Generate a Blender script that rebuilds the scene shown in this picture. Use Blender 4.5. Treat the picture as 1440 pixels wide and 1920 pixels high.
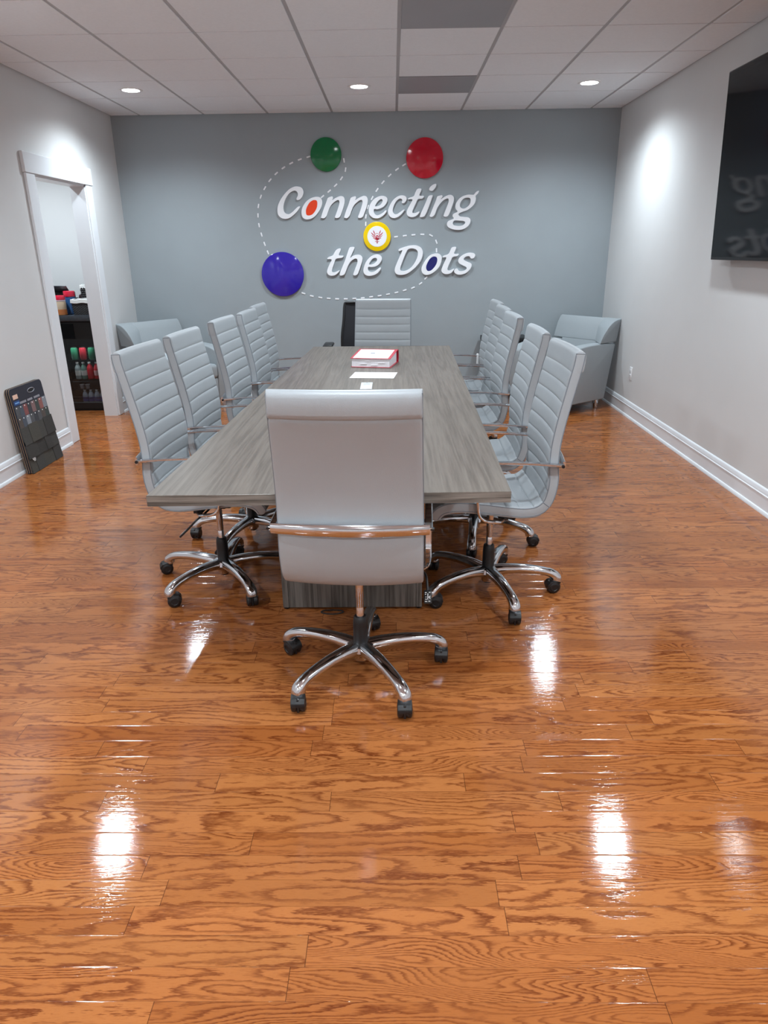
import bpy, bmesh, math, random
from mathutils import Vector, Matrix
random.seed(7)
C = bpy.context.scene.collection
for o in list(bpy.data.objects): bpy.data.objects.remove(o)
sc = bpy.context.scene

# ------------------------------------------------------------------ camera
cam_d = bpy.data.cameras.new('camera'); cam = bpy.data.objects.new('camera', cam_d); C.objects.link(cam)
cam_d.sensor_fit = 'HORIZONTAL'; cam_d.sensor_width = 36.0; cam_d.lens = 1305.5683/1440*36.0
cam_d.clip_start = 0.05; cam_d.clip_end = 60
CR, CU, CF = (0.999864,0.011167,-0.012105), (0.007393,0.352433,0.935808), (-0.014717,0.93577,-0.352303)
cam.matrix_world = Matrix(((CR[0], CU[0], -CF[0], 0), (CR[1], CU[1], -CF[1], 0), (CR[2], CU[2], -CF[2], 1.47147), (0,0,0,1)))
sc.camera = cam
# ------------------------------------------------------------------ world, exposure
w = bpy.data.worlds.new('world'); sc.world = w; w.use_nodes = True
w.node_tree.nodes['Background'].inputs[0].default_value = (0.9,0.95,1,1)
w.node_tree.nodes['Background'].inputs[1].default_value = 0.02
vs = sc.view_settings
vs.view_transform = 'Standard'; vs.look = 'None'; vs.gamma = 1.0; vs.use_curve_mapping = False
vs.exposure = 1.95
LIGHT_W = 30.0          # watts of each recessed downlight
LIGHT_COL = (0.82, 0.935, 1.01)
LENS_EMIT = 9.0
# room extents
XL, XR, YB, YF, H = -2.671, 2.169, 7.486, -4.9, 2.6985
GX, GY, TILE = -2.3888, 7.298, 0.6096

# ------------------------------------------------------------------ helpers
def cr(pts, n=4, closed=False):
    """Catmull-Rom through pts"""
    P = [Vector(p) for p in pts]; out = []; m = len(P)
    rng = range(m) if closed else range(m-1)
    for i in rng:
        if closed: a,b,c,d = P[i-1],P[i],P[(i+1)%m],P[(i+2)%m]
        else: a,b,c,d = P[max(i-1,0)],P[i],P[i+1],P[min(i+2,m-1)]
        for k in range(n):
            t = k/n
            out.append(0.5*((2*b)+(c-a)*t+(2*a-5*b+4*c-d)*t*t+(3*b-a-3*c+d)*t**3))
    if not closed: out.append(P[-1])
    return out

class MB:
    def __init__(s): s.bm = bmesh.new()
    def box(s, x0,x1,y0,y1,z0,z1, bev=0, seg=2):
        b = bmesh.new()
        bmesh.ops.create_cube(b, size=1)
        for v in b.verts:
            v.co = Vector(((x0+x1)/2+v.co.x*(x1-x0), (y0+y1)/2+v.co.y*(y1-y0), (z0+z1)/2+v.co.z*(z1-z0)))
        if bev: bmesh.ops.bevel(b, geom=b.edges[:], offset=bev, segments=seg, affect='EDGES', profile=0.5)
        return s.add(b)
    def add(s, b, M=None):
        if M is not None: bmesh.ops.transform(b, matrix=M, verts=b.verts[:])
        me = bpy.data.meshes.new('t'); b.to_mesh(me); b.free()
        s.bm.from_mesh(me); bpy.data.meshes.remove(me); return s
    def prism(s, pts, d, axis='x', off=0.0, bev=0, seg=2, ang=20):
        """outline pts (a,b) extruded by d along axis, starting at off.  axis x: (a,b)->(y,z); y: (x,z); z: (x,y)"""
        b = bmesh.new()
        f = {'x':lambda a,c,t:(t,a,c), 'y':lambda a,c,t:(a,t,c), 'z':lambda a,c,t:(a,c,t)}[axis]
        v0 = [b.verts.new(f(p[0],p[1],off)) for p in pts]; v1 = [b.verts.new(f(p[0],p[1],off+d)) for p in pts]
        n = len(pts)
        b.faces.new(v0); b.faces.new(v1[::-1])
        for i in range(n): b.faces.new((v0[i],v1[i],v1[(i+1)%n],v0[(i+1)%n]))
        bmesh.ops.recalc_face_normals(b, faces=b.faces[:])
        if bev:
            b.normal_update()
            es = [e for e in b.edges if len(e.link_faces)==2 and e.calc_face_angle(0) > math.radians(ang)]
            bmesh.ops.bevel(b, geom=es, offset=bev, segments=seg, affect='EDGES', profile=0.5)
        return s.add(b)
    def sweep(s, path, sec, side=None, closed=False, cap=True):
        """path: points; sec(i) -> list of (u,v); u along side vector, v along normal"""
        P = [Vector(p) for p in path]; n = len(P); rings = []
        up = None
        for i in range(n):
            if closed: t = P[(i+1)%n]-P[i-1]
            else: t = P[min(i+1,n-1)]-P[max(i-1,0)]
            t.normalize()
            if side is not None: u = Vector(side)
            else:
                if up is None: up = Vector((0,0,1)) if abs(t.z)<0.9 else Vector((0,1,0))
                u = t.cross(up)
            u = u-t*u.dot(t); u.normalize(); v = u.cross(t); v.normalize()
            if side is None: up = v
            rings.append([s.bm.verts.new(P[i]+u*a+v*b) for a,b in sec(i)])
        m = len(rings[0]); fs = []
        for i in range(n if closed else n-1):
            A, B = rings[i], rings[(i+1)%n]
            for k in range(m): fs.append(s.bm.faces.new((A[k],A[(k+1)%m],B[(k+1)%m],B[k])))
        if cap and not closed:
            fs.append(s.bm.faces.new(rings[0][::-1])); fs.append(s.bm.faces.new(rings[-1]))
        bmesh.ops.recalc_face_normals(s.bm, faces=fs)
        return s
    def tube(s, path, r, n=8, side=None, closed=False):
        rr = r if callable(r) else (lambda i: r)
        return s.sweep(path, lambda i: [(rr(i)*math.cos(2*math.pi*k/n), rr(i)*math.sin(2*math.pi*k/n)) for k in range(n)], side, closed)
    def flat(s, path, wd, th, side):
        """rounded flat bar; wd along side vector"""
        f = lambda q: (q if callable(q) else (lambda i: q))
        W, T = f(wd), f(th)
        def sec(i):
            a, b = W(i)/2, T(i)/2; c = min(a,b)*0.6
            return [(a,-b+c),(a,b-c),(a-c,b),(-a+c,b),(-a,b-c),(-a,-b+c),(-a+c,-b),(a-c,-b)]
        return s.sweep(path, sec, side)
    def lathe(s, prof, n=24, M=None):
        """prof (r,z) from bottom to top about z"""
        b = bmesh.new(); rings = []
        for r,z in prof:
            if r < 1e-5: rings.append([b.verts.new((0,0,z))])
            else: rings.append([b.verts.new((r*math.cos(2*math.pi*k/n), r*math.sin(2*math.pi*k/n), z)) for k in range(n)])
        for A,B in zip(rings, rings[1:]):
            for k in range(n):
                q = [A[k%len(A)], A[(k+1)%len(A)], B[(k+1)%len(B)], B[k%len(B)]]
                u = []
                for v in q:
                    if v not in u: u.append(v)
                if len(u) >= 3: b.faces.new(u)
        if len(rings[0]) > 1: b.faces.new(rings[0][::-1])
        if len(rings[-1]) > 1: b.faces.new(rings[-1])
        bmesh.ops.recalc_face_normals(b, faces=b.faces[:])
        return s.add(b, M)
    def mesh(s, name, smooth=35):
        me = bpy.data.meshes.new(name); s.bm.to_mesh(me); s.bm.free()
        if smooth:
            me.polygons.foreach_set('use_smooth', [True]*len(me.polygons))
            me.set_sharp_from_angle(angle=math.radians(smooth))
        return me
def RX(a): return Matrix.Rotation(a,4,'X')
def RY(a): return Matrix.Rotation(a,4,'Y')
def RZ(a): return Matrix.Rotation(a,4,'Z')
def T(x,y,z): return Matrix.Translation((x,y,z))

def obj(name, mb, mat, parent=None, smooth=35, loc=None):
    me = mb.mesh(name, smooth) if isinstance(mb, MB) else mb
    o = bpy.data.objects.new(name, me); C.objects.link(o)
    if mat is not None and not me.materials: me.materials.append(mat)
    if parent is not None: o.parent = parent
    if loc is not None: o.location = loc
    return o
def tag(o, label, cat, group=None, kind=None):
    o['label'] = label; o['category'] = cat
    if group: o['group'] = group
    if kind: o['kind'] = kind
    return o
def thing(name, label, cat, loc=(0,0,0), rz=0.0, group=None):
    o = bpy.data.objects.new(name, None); C.objects.link(o)
    o.empty_display_size = 0.1; o.location = loc; o.rotation_euler = (0,0,rz)
    return tag(o, label, cat, group)
def struct(name, mb, mat, smooth=35):
    o = obj(name, mb, mat, None, smooth); o['kind'] = 'structure'; return o
def copy_tree(o, parent=None):
    c = o.copy(); C.objects.link(c)
    if parent is not None: c.parent = parent
    for ch in list(o.children): copy_tree(ch, c)
    return c

# ------------------------------------------------------------------ materials
def lin(r,g,b):
    f = lambda c: c/12.92 if c <= 0.04045 else ((c+0.055)/1.055)**2.4
    return (f(r/255), f(g/255), f(b/255), 1)
def mat(name, rgb, rough=0.5, metal=0.0, noise=0.0, nscale=20, bump=0.0, bscale=200, coat=0.0, spec=0.5, emit=None, es=0):
    m = bpy.data.materials.new(name); m.use_nodes = True
    nt = m.node_tree; N = nt.nodes; Lk = nt.links; b = N['Principled BSDF']
    col = lin(*rgb)
    b.inputs['Base Color'].default_value = col
    b.inputs['Roughness'].default_value = rough; b.inputs['Metallic'].default_value = metal
    b.inputs['Specular IOR Level'].default_value = spec
    b.inputs['Coat Weight'].default_value = coat
    if emit: b.inputs['Emission Color'].default_value = (*emit,1); b.inputs['Emission Strength'].default_value = es
    if noise or bump:
        tc = N.new('ShaderNodeTexCoord')
    if noise:
        nz = N.new('ShaderNodeTexNoise'); nz.inputs['Scale'].default_value = nscale; nz.inputs['Detail'].default_value = 4
        Lk.new(tc.outputs['Object'], nz.inputs['Vector'])
        rp = N.new('ShaderNodeValToRGB')
        rp.color_ramp.elements[0].position = 0.3; rp.color_ramp.elements[1].position = 0.7
        rp.color_ramp.elements[0].color = tuple(c*(1-noise) for c in col[:3])+(1,)
        rp.color_ramp.elements[1].color = tuple(min(1,c*(1+noise)) for c in col[:3])+(1,)
        Lk.new(nz.outputs['Fac'], rp.inputs['Fac']); Lk.new(rp.outputs['Color'], b.inputs['Base Color'])
    if bump:
        nb = N.new('ShaderNodeTexNoise'); nb.inputs['Scale'].default_value = bscale; nb.inputs['Detail'].default_value = 3
        Lk.new(tc.outputs['Object'], nb.inputs['Vector'])
        bp = N.new('ShaderNodeBump'); bp.inputs['Strength'].default_value = bump; bp.inputs['Distance'].default_value = 0.002
        Lk.new(nb.outputs['Fac'], bp.inputs['Height']); Lk.new(bp.outputs['Normal'], b.inputs['Normal'])
    return m

def mnode(nt, op, a, b=None, c=None):
    n = nt.nodes.new('ShaderNodeMath'); n.operation = op
    for i,v in enumerate((a,b,c)):
        if v is None: continue
        if isinstance(v,(int,float)): n.inputs[i].default_value = v
        else: nt.links.new(v, n.inputs[i])
    return n.outputs[0]
def comb(nt, x, y, z):
    n = nt.nodes.new('ShaderNodeCombineXYZ')
    for i,v in enumerate((x,y,z)):
        if isinstance(v,(int,float)): n.inputs[i].default_value = v
        else: nt.links.new(v, n.inputs[i])
    return n.outputs[0]
def noise(nt, vec, scale=1, detail=2, rough=0.5):
    n = nt.nodes.new('ShaderNodeTexNoise'); n.inputs['Scale'].default_value = scale
    n.inputs['Detail'].default_value = detail; n.inputs['Roughness'].default_value = rough
    nt.links.new(vec, n.inputs['Vector']); return n.outputs['Fac']
def white(nt, vec):
    n = nt.nodes.new('ShaderNodeTexWhiteNoise'); n.noise_dimensions = '3D'; nt.links.new(vec, n.inputs['Vector'])
    return n.outputs['Value'], n.outputs['Color']
def ramp(nt, fac, els):
    n = nt.nodes.new('ShaderNodeValToRGB'); e = n.color_ramp.elements
    while len(e) < len(els): e.new(0.5)
    for q,(p,c) in zip(e, els): q.position = p; q.color = c
    nt.links.new(fac, n.inputs['Fac']); return n.outputs['Color']
def mixc(nt, fac, a, b, mode='MIX'):
    n = nt.nodes.new('ShaderNodeMix'); n.data_type = 'RGBA'; n.blend_type = mode
    for k,v in ((0,fac),(6,a),(7,b)):
        if isinstance(v,(int,float)): n.inputs[k].default_value = v
        elif isinstance(v,tuple): n.inputs[k].default_value = v
        else: nt.links.new(v, n.inputs[k])
    return n.outputs[2]

def floor_material():
    m = bpy.data.materials.new('oak_planks'); m.use_nodes = True; nt = m.node_tree; b = nt.nodes['Principled BSDF']
    tc = nt.nodes.new('ShaderNodeTexCoord'); sp = nt.nodes.new('ShaderNodeSeparateXYZ'); nt.links.new(tc.outputs['Object'], sp.inputs[0])
    X, Y = sp.outputs[0], sp.outputs[1]
    PW = 0.0755
    yr = mnode(nt,'DIVIDE', mnode(nt,'ADD',Y,10.022), PW)
    row = mnode(nt,'FLOOR', yr); fy = mnode(nt,'FRACT', yr)
    r1,_ = white(nt, comb(nt,row,3.3,0)); r2,_ = white(nt, comb(nt,row,9.1,2))
    Ln = mnode(nt,'MULTIPLY_ADD', r2, 0.55, 0.62)
    xr = mnode(nt,'DIVIDE', mnode(nt,'MULTIPLY_ADD', r1, 7.0, mnode(nt,'ADD',X,20.0)), Ln)
    col = mnode(nt,'FLOOR', xr); fx = mnode(nt,'FRACT', xr)
    idv, idc = white(nt, comb(nt,row,col,5.5))
    sid = nt.nodes.new('ShaderNodeSeparateColor'); nt.links.new(idc, sid.inputs[0])
    ra, rb, rc = sid.outputs[0], sid.outputs[1], sid.outputs[2]
    # growth rings: contour lines of a stretched noise field, offset per plank
    px = mnode(nt,'MULTIPLY_ADD', ra, 57.0, mnode(nt,'MULTIPLY',X,1.9))
    py = mnode(nt,'MULTIPLY_ADD', rb, 43.0, mnode(nt,'MULTIPLY',Y,13.0))
    n1 = noise(nt, comb(nt,px,py,mnode(nt,'MULTIPLY',rc,29.0)), 1.0, 1.0, 0.35)
    # cathedral wobble and the jagged edge of the early wood
    nw = noise(nt, comb(nt,mnode(nt,'MULTIPLY',X,9.0),mnode(nt,'MULTIPLY',Y,34.0),mnode(nt,'MULTIPLY',idv,31.0)), 1.0, 2.0, 0.5)
    nj = noise(nt, comb(nt,mnode(nt,'MULTIPLY',X,38.0),mnode(nt,'MULTIPLY',Y,330.0),idv), 1.0, 2.0, 0.6)
    K = mnode(nt,'MULTIPLY_ADD', mnode(nt,'POWER',rc,2.4), 30.0, 6.0)
    g = mnode(nt,'MULTIPLY', n1, K)
    g = mnode(nt,'MULTIPLY_ADD', nw, 1.5, g)
    g = mnode(nt,'MULTIPLY_ADD', nj, 0.85, g)
    s = mnode(nt,'FRACT', g)
    dark = ramp(nt, s, [(0.0,(0,0,0,1)),(0.46,(0.02,)*3+(1,)),(0.70,(0.7,)*3+(1,)),(0.85,(1,1,1,1)),(0.95,(0.5,)*3+(1,)),(1.0,(0,0,0,1))])
    amp = mnode(nt,'MULTIPLY_ADD', noise(nt, comb(nt,mnode(nt,'MULTIPLY',X,3.0),mnode(nt,'MULTIPLY',Y,18.0),idv),1.0,2.0), 1.6, 0.1)
    dark = mnode(nt,'MULTIPLY', dark, amp)
    pore = noise(nt, comb(nt,mnode(nt,'MULTIPLY',X,45.0),mnode(nt,'MULTIPLY',Y,900.0),idv), 1.0, 2.0, 0.6)
    base = mixc(nt, ra, lin(172,106,58), lin(148,85,41))
    base = mixc(nt, mnode(nt,'MULTIPLY',rb,0.5), base, lin(170,111,63))
    wood = mixc(nt, mnode(nt,'MINIMUM', mnode(nt,'MULTIPLY',dark,0.88), 1.0), base, lin(102,48,22))
    wood = mixc(nt, mnode(nt,'MULTIPLY', mnode(nt,'LESS_THAN',pore,0.42), 0.2), wood, lin(116,60,30))
    # joints
    ey = mnode(nt,'MULTIPLY', mnode(nt,'MINIMUM', fy, mnode(nt,'SUBTRACT',1.0,fy)), PW)
    ex = mnode(nt,'MULTIPLY', mnode(nt,'MINIMUM', fx, mnode(nt,'SUBTRACT',1.0,fx)), Ln)
    jy = mnode(nt,'LESS_THAN', ey, 0.0006); jx = mnode(nt,'LESS_THAN', ex, 0.0009)
    j = mnode(nt,'MAXIMUM', mnode(nt,'MULTIPLY',jy,0.45), mnode(nt,'MULTIPLY',jx,0.8))
    wood = mixc(nt, j, wood, lin(74,38,20))
    nt.links.new(wood, b.inputs['Base Color'])
    b.inputs['Specular IOR Level'].default_value = 0.5
    rg = noise(nt, comb(nt,mnode(nt,'MULTIPLY',X,6.0),mnode(nt,'MULTIPLY',Y,30.0),0.0),1.0,3.0)
    nt.links.new(mnode(nt,'MULTIPLY_ADD', rg, 0.05, FLOOR_R), b.inputs['Roughness'])
    # low waviness of each plank and the joints give broken lamp reflections
    hw = noise(nt, comb(nt,mnode(nt,'MULTIPLY',X,2.5),mnode(nt,'MULTIPLY',Y,75.0),idv),1.0,3.0,0.6)
    hh = mnode(nt,'SUBTRACT', mnode(nt,'MULTIPLY',hw,0.7), mnode(nt,'MULTIPLY', mnode(nt,'SUBTRACT',1.0,mnode(nt,'MINIMUM',mnode(nt,'MULTIPLY',ey,500.0),1.0)),0.6))
    hh = mnode(nt,'MULTIPLY_ADD', pore, 0.12, hh)
    hh = mnode(nt,'MULTIPLY_ADD', dark, -0.10, hh)
    bp = nt.nodes.new('ShaderNodeBump'); bp.inputs['Strength'].default_value = 0.6; bp.inputs['Distance'].default_value = 0.0006
    nt.links.new(hh, bp.inputs['Height']); nt.links.new(bp.outputs['Normal'], b.inputs['Normal'])
    return m
FLOOR_R = 0.035

def laminate_material(name, axis, c0, c1, c2, rough=0.42):
    """grey-brown wood laminate, grain along axis ('x','y' or 'z')"""
    m = bpy.data.materials.new(name); m.use_nodes = True; nt = m.node_tree; b = nt.nodes['Principled BSDF']
    tc = nt.nodes.new('ShaderNodeTexCoord'); mp = nt.nodes.new('ShaderNodeMapping')
    nt.links.new(tc.outputs['Object'], mp.inputs[0])
    sc_ = [1,1,1]; sc_['xyz'.index(axis)] = 0.035
    mp.inputs['Scale'].default_value = sc_
    n1 = noise(nt, mp.outputs[0], 9, 3, 0.55)
    g = mnode(nt,'FRACT', mnode(nt,'MULTIPLY_ADD', n1, 9.0, mnode(nt,'MULTIPLY', noise(nt, mp.outputs[0], 60, 3), 0.9)))
    n2 = noise(nt, mp.outputs[0], 170, 3, 0.65)
    f = mnode(nt,'ADD', mnode(nt,'MULTIPLY', mnode(nt,'PINGPONG', g, 0.5), 0.5), mnode(nt,'MULTIPLY', n2, 0.55))
    c = ramp(nt, f, [(0.25,lin(*c0)),(0.42,lin(*c1)),(0.65,lin(*c2))])
    nt.links.new(c, b.inputs['Base Color']); b.inputs['Roughness'].default_value = rough
    bp = nt.nodes.new('ShaderNodeBump'); bp.inputs['Strength'].default_value = 0.12; bp.inputs['Distance'].default_value = 0.001
    nt.links.new(n2, bp.inputs['Height']); nt.links.new(bp.outputs['Normal'], b.inputs['Normal'])
    return m

def glass_material():
    m = bpy.data.materials.new('fridge_glass'); m.use_nodes = True; nt = m.node_tree
    for n in list(nt.nodes):
        if n.type == 'BSDF_PRINCIPLED': nt.nodes.remove(n)
    out = [n for n in nt.nodes if n.type=='OUTPUT_MATERIAL'][0]
    t = nt.nodes.new('ShaderNodeBsdfTransparent'); t.inputs[0].default_value = (0.85,0.88,0.90,1)
    g = nt.nodes.new('ShaderNodeBsdfGlossy'); g.inputs['Roughness'].default_value = 0.03
    fr = nt.nodes.new('ShaderNodeFresnel'); fr.inputs[0].default_value = 1.5
    mx = nt.nodes.new('ShaderNodeMixShader'); nt.links.new(fr.outputs[0], mx.inputs[0])
    nt.links.new(t.outputs[0], mx.inputs[1]); nt.links.new(g.outputs[0], mx.inputs[2]); nt.links.new(mx.outputs[0], out.inputs[0])
    return m

M = {}
M['wall'] = mat('wall_paint', (211,211,211), 0.55, noise=0.015, nscale=3, bump=0.05, bscale=300)
M['wall_grey'] = mat('accent_wall_paint', (151,160,165), 0.5, noise=0.02, nscale=3, bump=0.06, bscale=300)
M['tile'] = mat('ceiling_tile', (232,234,238), 0.8, noise=0.02, nscale=60, bump=0.15, bscale=250)
M['tee'] = mat('ceiling_tee', (176,175,178), 0.5, noise=0.01)
M['panel'] = mat('ceiling_panel_grey', (150,150,154), 0.45, noise=0.02, nscale=4)
M['trim'] = mat('white_trim', (226,229,233), 0.28, noise=0.01, nscale=5)
M['floor'] = floor_material()
M['leather'] = mat('grey_leatherette', (158,163,167), 0.40, noise=0.015, nscale=8, bump=0.18, bscale=420)
M['piping'] = mat('grey_piping', (118,126,134), 0.45, noise=0.02)
M['chrome'] = mat('chrome', (208,210,214), 0.09, metal=1.0, noise=0.01)
M['black'] = mat('black_plastic', (20,20,22), 0.42, noise=0.05, bump=0.05, bscale=300)
M['blackmetal'] = mat('black_metal', (16,16,18), 0.35, noise=0.05)
M['mesh_black'] = mat('black_mesh_fabric', (22,23,30), 0.7, noise=0.1, nscale=400)
M['table'] = laminate_material('table_laminate', 'y', (92,84,76), (108,99,91), (121,113,104), 0.38)
M['table_edge'] = laminate_material('table_edge_laminate', 'x', (72,67,62), (112,106,99), (140,133,125), 0.45)
M['table_base'] = laminate_material('table_base_laminate', 'z', (70,66,62), (98,93,88), (118,112,106), 0.45)
M['fabric'] = mat('armchair_fabric', (150,157,161), 0.75, noise=0.03, nscale=300, bump=0.2, bscale=500)
M['letter'] = mat('white_acrylic', (242,244,248), 0.25, noise=0.003)
M['green'] = mat('green_acrylic', (0,112,60), 0.12, noise=0.02)
M['red'] = mat('red_acrylic', (196,14,44), 0.12, noise=0.02)
M['purple'] = mat('purple_acrylic', (52,38,160), 0.10, noise=0.03, nscale=4)
M['yellow'] = mat('yellow_acrylic', (246,208,0), 0.14, noise=0.01)
M['orange'] = mat('orange_acrylic', (238,70,30), 0.2, noise=0.02)
M['navy'] = mat('navy_acrylic', (16,26,104), 0.2, noise=0.02)
M['emblem'] = mat('emblem_red', (186,22,52), 0.3, noise=0.05)
M['screen'] = mat('tv_glass', (5,6,10), 0.06, noise=0.02, spec=0.2)
M['paper'] = mat('white_paper', (246,246,246), 0.6, noise=0.005)
M['print'] = mat('grey_print', (150,150,158), 0.6, noise=0.02)
M['pages'] = mat('page_block', (232,228,232), 0.7, noise=0.05, nscale=120)
M['binder'] = mat('red_binder_vinyl', (186,26,52), 0.35, noise=0.03)
M['plate'] = mat('silver_plate', (214,218,222), 0.35, noise=0.01)
M['plastic_white'] = mat('white_plastic', (236,236,238), 0.3, noise=0.005)
M['glass'] = glass_material()
M['lens'] = mat('downlight_lens', (255,255,255), 0.4, noise=0.001, emit=(0.95,0.98,1.0), es=LENS_EMIT)
M['shingle'] = [mat('shingle_%s'%n, c, 0.9, noise=0.25, nscale=220, bump=0.6, bscale=260) for n,c in
    (('charcoal',(63,62,59)),('slate',(57,56,54)),('olive',(68,66,60)),('dark',(52,51,49)))]
M['swatch'] = [mat('swatch_%s'%n, c, 0.85, noise=0.2, nscale=200) for n,c in
    (('grey',(78,80,84)),('dark',(58,60,66)),('red',(124,74,74)),('brown',(80,72,68)),('pink',(122,96,96)),('green',(60,68,66)),('rust',(136,88,84)),('silver',(128,134,142)),('blue',(72,80,92)))]
M['cardboard'] = mat('board_edge', (150,120,90), 0.8, noise=0.05)
M['header'] = mat('board_header', (40,42,54), 0.4, noise=0.05)
M['counter'] = mat('black_counter', (62,66,72), 0.18, noise=0.1, nscale=60)
M['wicker'] = mat('black_wicker', (40,36,38), 0.6, noise=0.4, nscale=90, bump=0.6, bscale=120)
M['linen'] = mat('white_linen', (236,238,236), 0.8, noise=0.02, bump=0.2, bscale=60)
def col(name, rgb, rough=0.35, **k):
    if name not in M: M[name] = mat(name, rgb, rough, noise=0.03, **k)
    return M[name]

# ------------------------------------------------------------------ room shell
WT = 0.12                                   # left wall thickness
BX, BYF = -4.7, 4.2                         # break room: far left wall, front wall
D0, D1, DH = 5.69, 6.63, 2.035              # door opening
struct('floor', MB().box(BX-0.1, XR+0.12, YF-0.12, YB+0.12, -0.06, 0), M['floor'])
struct('wall_back', MB().box(XL-WT, XR+0.12, YB, YB+0.12, 0, H+0.1), M['wall_grey'])
struct('wall_right', MB().box(XR, XR+0.12, YF-0.12, YB, 0, H+0.1), M['wall'])
struct('wall_front', MB().box(XL, XR, YF-0.12, YF, 0, H+0.1), M['wall'])
wl = MB()
wl.box(XL-WT, XL, YF-0.12, D0, 0, H+0.1); wl.box(XL-WT, XL, D1, YB, 0, H+0.1); wl.box(XL-WT, XL, D0, D1, DH, H+0.1)
struct('wall_left', wl, M['wall'])
# break room behind the left wall
struct('wall_breakroom_back', MB().box(BX-0.1, XL-WT, YB, YB+0.12, 0, H+0.1), M['wall'])
struct('wall_breakroom_left', MB().box(BX-0.1, BX, BYF-0.12, YB, 0, H+0.1), M['wall'])
struct('wall_breakroom_front', MB().box(BX, XL-WT, BYF-0.12, BYF, 0, H+0.1), M['wall'])
struct('ceiling_breakroom', MB().box(BX, XL-WT, BYF, YB, H, H+0.1), M['tile'])
# suspended ceiling: tiles hang slightly below the tees
PANELS = {(4,-2),(4,-5)}                    # (column, row) that hold grey panels instead of a tile
tl = MB(); gap = 0.0115
def tile_rect(i, j):
    x0 = max(GX+TILE*i+gap, XL+0.012); x1 = min(GX+TILE*(i+1)-gap, XR-0.012)
    y0 = max(GY+TILE*j+0.007, YF+0.012); y1 = min(GY+TILE*(j+1)-0.007, YB-0.012)
    return x0,x1,y0,y1
for i in range(-1, 8):
    for j in range(-22, 1):
        x0,x1,y0,y1 = tile_rect(i,j)
        if x1-x0 < 0.02 or y1-y0 < 0.02 or (i,j) in PANELS: continue
        tl.box(x0,x1,y0,y1,H-0.0055,H+0.008, bev=0.0012, seg=1)
struct('ceiling', tl, M['tile'])
struct('trim_1', MB().box(XL, XR, YF, YB, H, H+0.1), M['tee'])
for (i,j), lab in (((4,-2),'grey ceiling panel nearest the grey feature wall'),((4,-5),'larger looking grey ceiling panel at the top edge, farther from the wall sign')):
    x0,x1,y0,y1 = tile_rect(i,j)
    o = obj('ceiling_panel', MB().box(-(x1-x0)/2,(x1-x0)/2,-(y1-y0)/2,(y1-y0)/2,-0.001,0.0072,bev=0.001,seg=1), M['panel'], loc=((x0+x1)/2,(y0+y1)/2,H-0.0075))
    tag(o, lab, 'ceiling panel', 'grey panels in the tiled ceiling')

# baseboards (moulded) with shoe moulding
BASE = [(0,0),(0.026,0),(0.026,0.010),(0.021,0.019),(0.014,0.022),(0.014,0.098),(0.0175,0.102),(0.0175,0.107),(0.013,0.110),(0.013,0.124),(0.010,0.130),(0.010,0.134),(0.006,0.141),(0,0.144)]
def base_run(mb, p0, p1, nrm):
    p0, p1, n = Vector(p0), Vector(p1), Vector(nrm); b = bmesh.new()
    A = [b.verts.new(p0+n*d+Vector((0,0,z))) for d,z in BASE]; B = [b.verts.new(p1+n*d+Vector((0,0,z))) for d,z in BASE]
    b.faces.new(A); b.faces.new(B[::-1])
    for i in range(len(A)): b.faces.new((A[i],B[i],B[(i+1)%len(A)],A[(i+1)%len(A)]))
    bmesh.ops.recalc_face_normals(b, faces=b.faces[:]); mb.add(b)
CW = 0.135                                   # casing width
mb = MB(); base_run(mb,(XR,YF,0),(XR,YB,0),(-1,0,0)); struct('baseboard_right', mb, M['trim'])
mb = MB(); base_run(mb,(XL,YF,0),(XL,D0-CW,0),(1,0,0)); base_run(mb,(XL,D1+CW-0.02,0),(XL,YB,0),(1,0,0)); struct('baseboard_left', mb, M['trim'])
mb = MB(); base_run(mb,(XL+0.026,YB,0),(XR-0.026,YB,0),(0,-1,0)); struct('baseboard_back', mb, M['trim'])
mb = MB(); base_run(mb,(XL+0.026,YF,0),(XR-0.026,YF,0),(0,1,0)); struct('baseboard_front', mb, M['trim'])

# doorway: jamb lining, casing, flat head casing with small side caps
mb = MB()
J = 0.02
mb.box(XL-WT-0.004, XL+0.004, D0, D0+J, 0, DH); mb.box(XL-WT-0.004, XL+0.004, D1-J, D1, 0, DH)
mb.box(XL-WT-0.004, XL+0.004, D0, D1, DH-J, DH)
struct('door_1', mb, M['trim'])
mb = MB()
mb.box(XL+0.0005, XL+0.020, D0-CW, D0+0.006, 0, DH-0.006, bev=0.004, seg=1)
mb.box(XL+0.0005, XL+0.020, D1-0.006, D1+CW-0.02, 0, DH-0.006, bev=0.004, seg=1)
mb.box(XL+0.0005, XL+0.026, D0-CW-0.014, D1+CW-0.006, DH-0.0055, DH+0.135, bev=0.004, seg=1)
struct('trim_2', mb, M['trim'])

# ------------------------------------------------------------------ recessed downlights
def downlight(x, y, z, label, energy=1.0, group='recessed ceiling downlights'):
    t = thing('ceiling_light', label, 'ceiling light', (x,y,z), 0, group)
    obj('trim_ring', MB().lathe([(0.068,0.0),(0.068,-0.004),(0.090,-0.0035),(0.094,0.0),(0.094,0.003)], 40), M['plastic_white'], t)
    obj('lens', MB().lathe([(0.0,-0.0045),(0.03,-0.0045),(0.06,-0.0035),(0.068,-0.001)], 40), M['lens'], t)
    d = bpy.data.lights.new('downlight','SPOT'); d.energy = LIGHT_W*energy; d.color = LIGHT_COL
    d.spot_size = math.radians(156); d.spot_blend = 1.0; d.shadow_soft_size = 0.06
    o = bpy.data.objects.new('lamp', d); C.objects.link(o); o.parent = t; o.location = (0,0,-0.075)
    return t
LX = [(-2.084,'left'),(-0.255,'middle'),(1.573,'right')]
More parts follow.
